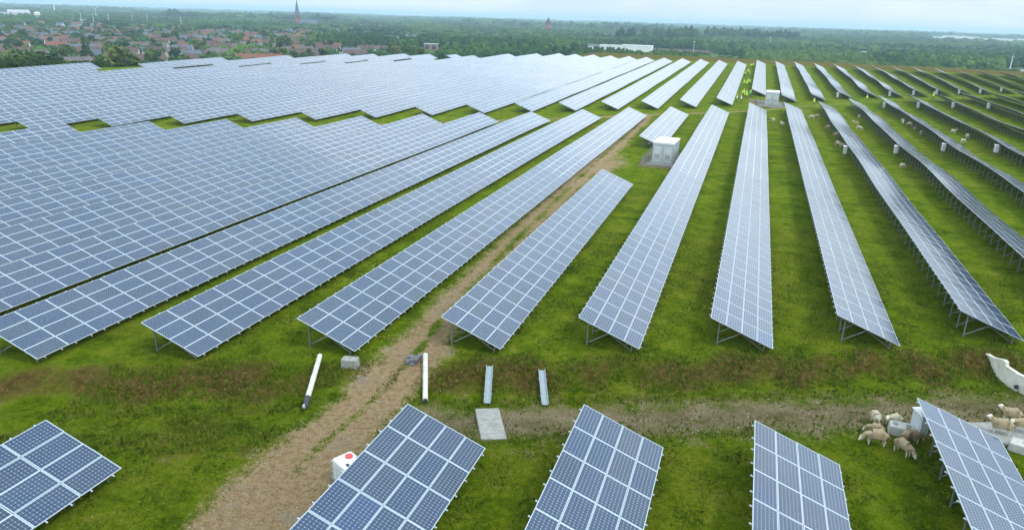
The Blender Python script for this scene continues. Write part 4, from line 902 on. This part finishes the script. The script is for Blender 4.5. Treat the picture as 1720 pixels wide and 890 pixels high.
# brown green bushes just behind the tables at centre left
k = 0
for a, D, s in [(-36.0, 640, 1.0), (-35.3, 650, 1.1), (-34.6, 640, 0.9), (-33.4, 660, 1.0), (-32.6, 650, 1.0), (-27.0, 640, 1.3), (-26.2, 650, 1.3), (-25.4, 640, 1.2)]:
    x, y = pol(a, D); tree(x, y, s, 1.35, 'dense tree right behind the hill rim, %s from the left' % ORD[k], 'dense trees right behind the hill rim'); k += 1

# ---- woods
def ico(level):
    import bmesh
    bm = bmesh.new(); bmesh.ops.create_icosphere(bm, subdivisions=level, radius=1.0)
    v = np.array([q.co[:] for q in bm.verts]); f = np.array([[q.index for q in p.verts] for p in bm.faces]); bm.free(); keep = v[f].mean(1)[:, 2] > -0.45; return v, f[keep]
def wood_mat():
    m, t, b = new_mat('woodland_canopy'); P = pos(t); at = N(t, 'ShaderNodeAttribute', attribute_name='tint').outputs['Color']
    f = noise(t, 0.42, 4, 0.75, P); k = ramp(t, f, [(0.32, (0.55, 0.55, 0.55)), (0.68, (1.5, 1.5, 1.4))])
    n = N(t, 'ShaderNodeMix', data_type='RGBA'); n.blend_type = 'MULTIPLY'; n.inputs[0].default_value = 1; t.links.new(at, n.inputs[6]); t.links.new(k, n.inputs[7])
    t.links.new(n.outputs[2], b.inputs['Base Color']); b.inputs['Roughness'].default_value = 0.9; b.inputs['Specular IOR Level'].default_value = 0.15
    bn = N(t, 'ShaderNodeBump'); bn.inputs['Strength'].default_value = 1.0; bn.inputs['Distance'].default_value = 0.9; t.links.new(noise(t, 0.8, 3, 0.7, P), bn.inputs['Height']); t.links.new(bn.outputs[0], b.inputs['Normal'])
    return m
M['wood'] = wood_mat()
def woods(name, label, x, y, hgt, rad, tint, level, seed=1):
    r = np.random.RandomState(seed); v, f = ico(level); n_ = len(x)
    nv = len(v); jit = 1 + 0.24 * r.normal(size=(n_, nv)).clip(-1.8, 1.8)
    X_ = x[:, None] + v[None, :, 0] * rad[:, None] * jit; Y_ = y[:, None] + v[None, :, 1] * rad[:, None] * jit
    zc_ = hgt * 0.55; Z_ = zc_[:, None] + v[None, :, 2] * (hgt * 0.47)[:, None] * jit
    Vv = np.stack([X_, Y_, Z_], -1).reshape(-1, 3); Ff = (f[None] + nv * np.arange(n_)[:, None, None]).reshape(-1, 3)
    ti = np.repeat(tint, nv, 0); me = npmesh(name, Vv, Ff, M['wood'], cols=ti, smooth=False); o = link(bpy.data.objects.new(name, me)); tag(o, label, 'woods', kind='stuff'); return o
def lowf(x, y, sc, s=0): return 0.5 + 0.25 * (np.sin(x / sc + 1.3 + s) * np.cos(y / sc * 0.8 + s) + np.sin((x * 0.6 + y) / sc * 1.7 + 2.1 * s) * np.cos((x - y * .5) / sc * 1.2))
def scatter(a0, a1, D0, D1, sp, seed):
    r = np.random.RandomState(seed); area = 0.5 * math.radians(a1 - a0) * (D1 ** 2 - D0 ** 2); n_ = int(area / sp ** 2)
    a = np.radians(r.uniform(a0, a1, n_)); D = np.sqrt(r.uniform(D0 ** 2, D1 ** 2, n_)); return np.sin(a) * D, np.cos(a) * D, np.degrees(a), D, r
def tints(x, y, az, D, r):
    f = np.clip((lowf(x, y, 55 + 0.02 * np.mean(D)) - 0.5) * 1.5 + 0.5, 0, 1) * 0.55 + r.rand(len(x)) * 0.45
    dark = np.array([0.008, 0.028, 0.010]); mid = np.array([0.026, 0.070, 0.014]); br = np.array([0.100, 0.170, 0.022])
    t = f[:, None]; c = np.where(t < 0.5, dark + (mid - dark) * t * 2, mid + (br - mid) * (t * 2 - 1))
    return c
BLD = np.array([(-157, 1012, 34), (-196, 1030, 26), (-222, 1062, 24), (-112, 1147, 48), (-392, 862, 16), (163, 1325, 18), (283, 965, 22)])
def clear(x, y, az, D):
    k = np.ones(len(x), bool)
    for bx_2, by_2, rr in BLD:
        k &= (x - bx_2) ** 2 + (y - by_2) ** 2 > rr ** 2
        t = (x * bx_2 + y * by_2) / (bx_2 ** 2 + by_2 ** 2); off = np.abs(x * by_2 - y * bx_2) / math.hypot(bx_2, by_2)
        k &= ~((off < rr * 1.0) & (t < 1) & (t > 1 - 260 / math.hypot(bx_2, by_2)))     # open yard in front
    k &= ~((az > -28.6) & (az < -26.3) & (D > 1000) & (D < 1260))                          # green meadow
    k &= ~((az > -14.8) & (az < -11) & (D > 820) & (D < 1000)) & ~((az > -9.5) & (az < 1.5) & (D > 800) & (D < 1130) & (lowf(x, y, 40) < 0.62))
    return k
x, y, az, D, r = scatter(-33, 26, 600, 1350, 9.2, 5)
k = clear(x, y, az, D) & ((az > -26.5) | (D > 900)) & (y > 480) & ((D < 860) | (lowf(x, y, 62, 1.7) > 0.36))
for hx, hy in hocc[np.hypot(hocc[:, 0], hocc[:, 1]) < 1600]: k &= (x - hx) ** 2 + (y - hy) ** 2 > 11 ** 2
x, y, az, D = x[k], y[k], az[k], D[k]; tn = tints(x, y, az, D, r)
yb = (az > -1) & (az < 7.5) & (D < 1010); tn[yb] = tn[yb] * 0.4 + np.array([0.095, 0.15, 0.022]) * 0.6
h_ = r.uniform(8, 14, len(x)) * (0.75 + 0.5 * lowf(x, y, 90, 1)); woods('woodland', 'dense green woods covering the plain right behind the hill', x, y, h_, r.uniform(3.6, 6.2, len(x)), tn, 2, 6)
x, y, az, D, r = scatter(-62, 26, 1350, 2700, 15.5, 7)
k = (~((az < -29) & (D < 1480))) & ((lowf(x, y, 110) > 0.42) | (r.rand(len(x)) < 0.15)); 
dd = np.ones(len(x), bool)
for hx, hy in hocc: dd &= (x - hx) ** 2 + (y - hy) ** 2 > 13 ** 2
k &= dd
x, y, az, D = x[k], y[k], az[k], D[k]; tn = tints(x, y, az, D, r) * 0.9
h_ = r.uniform(10, 16, len(x)); gr = ((az > -8.6) & (az < -4.6) & (D > 1600) & (D < 1850)) | ((az > -3.8) & (az < 2.4) & (D > 1950) & (D < 2200)) | ((az > -10.3) & (az < -9.2) & (D > 1500) & (D < 1600))
h_ = np.where(gr, r.uniform(23, 31, len(x)), h_); tn[gr] *= 0.7; woods('distant_woodland', 'darker woods and groves in the middle distance', x, y, h_, r.uniform(7, 10.5, len(x)), tn, 1, 8)
xs, ys_, hs, rs_, ts = [], [], [], [], []
for D0, D1, sp in ((2700, 3600, 26), (3600, 5000, 36), (5000, 7500, 52), (7500, 12500, 85)):
    x, y, az, D, r = scatter(-62, 26, D0, D1, sp, int(D0)); k = (lowf(x, y, 210 + D0 * .05) > 0.42) | (r.rand(len(x)) < 0.12); k &= ~((az > 10.5) & (az < 22) & (D > 3000) & (D < 4400))
    x, y, D = x[k], y[k], D[k]; xs.append(x); ys_.append(y); hs.append(r.uniform(11, 21, len(x)) * (1 + 0.5 * (lowf(x, y, 500, 2) > 0.6))); rs_.append(r.uniform(0.55, 0.95, len(x)) * sp); ts.append(tints(x, y, None, D, r) * 0.85)
woods('horizon_woodland', 'hazy tree belts receding to the horizon', np.concatenate(xs), np.concatenate(ys_), np.concatenate(hs), np.concatenate(rs_), np.concatenate(ts), 1, 9)
# garden shrubs filling the village
x, y, az, D, r = scatter(-59, -26, 545, 1480, 11.5, 15)
k = np.ones(len(x), bool)
for hx, hy in occupied + [(q[0], q[1]) for q in hp if math.hypot(q[0], q[1]) < 1500]: k &= (x - hx) ** 2 + (y - hy) ** 2 > 6.0 ** 2
x, y, az, D = x[k], y[k], az[k], D[k]; woods('garden_shrubs', 'shrubs and small trees filling the gardens of the village', x, y, r.uniform(3, 8.5, len(x)), r.uniform(1.8, 4.6, len(x)), tints(x, y, az, D, r), 2, 16)
# dark hedge along the left rim of the hill
x = np.linspace(-196, -184, 420) + TR.normal(size=420) * 1.3; y = np.linspace(60, 196, 420) + TR.normal(size=420); zz_ = np.array([gz(a, c) for a, c in zip(x, y)])
v, f = ico(2); r = np.random.RandomState(3); rad = r.uniform(0.9, 1.8, 420); jit = 1 + 0.2 * r.normal(size=(420, len(v)))
Vh = np.stack([x[:, None] + v[None, :, 0] * rad[:, None] * jit, y[:, None] + v[None, :, 1] * rad[:, None] * jit, zz_[:, None] + 0.8 + v[None, :, 2] * rad[:, None] * 1.3 * jit], -1).reshape(-1, 3)
hc = np.tile(np.array([[0.022, 0.046, 0.014]]), (len(Vh), 1)); o = link(bpy.data.objects.new('hedge', npmesh('hedge', Vh, (f[None] + len(v) * np.arange(420)[:, None, None]).reshape(-1, 3), M['wood'], cols=hc))); tag(o, 'dark clipped hedge along the left rim of the hill', 'hedge')

# ------------------------------------------------------------------ haze
b = MB(); b.box((0, 0, (82 - 3) / 2), (29500, 29500, 85)); hz = b.obj('haze', None) if False else link(bpy.data.objects.new('haze', b.mesh('haze', bpy.data.materials.new('thin_haze'))))
hm = hz.data.materials[0]; hm.use_nodes = True; t = hm.node_tree; t.nodes.clear(); o_ = t.nodes.new('ShaderNodeOutputMaterial'); pv = t.nodes.new('ShaderNodeVolumePrincipled')
pv.inputs['Color'].default_value = (0.62, 0.83, 0.97, 1); pv.inputs['Density'].default_value = 0.00015; pv.inputs['Anisotropy'].default_value = 0.2
t.links.new(pv.outputs[0], o_.inputs['Volume']); tag(hz, kind='stuff')
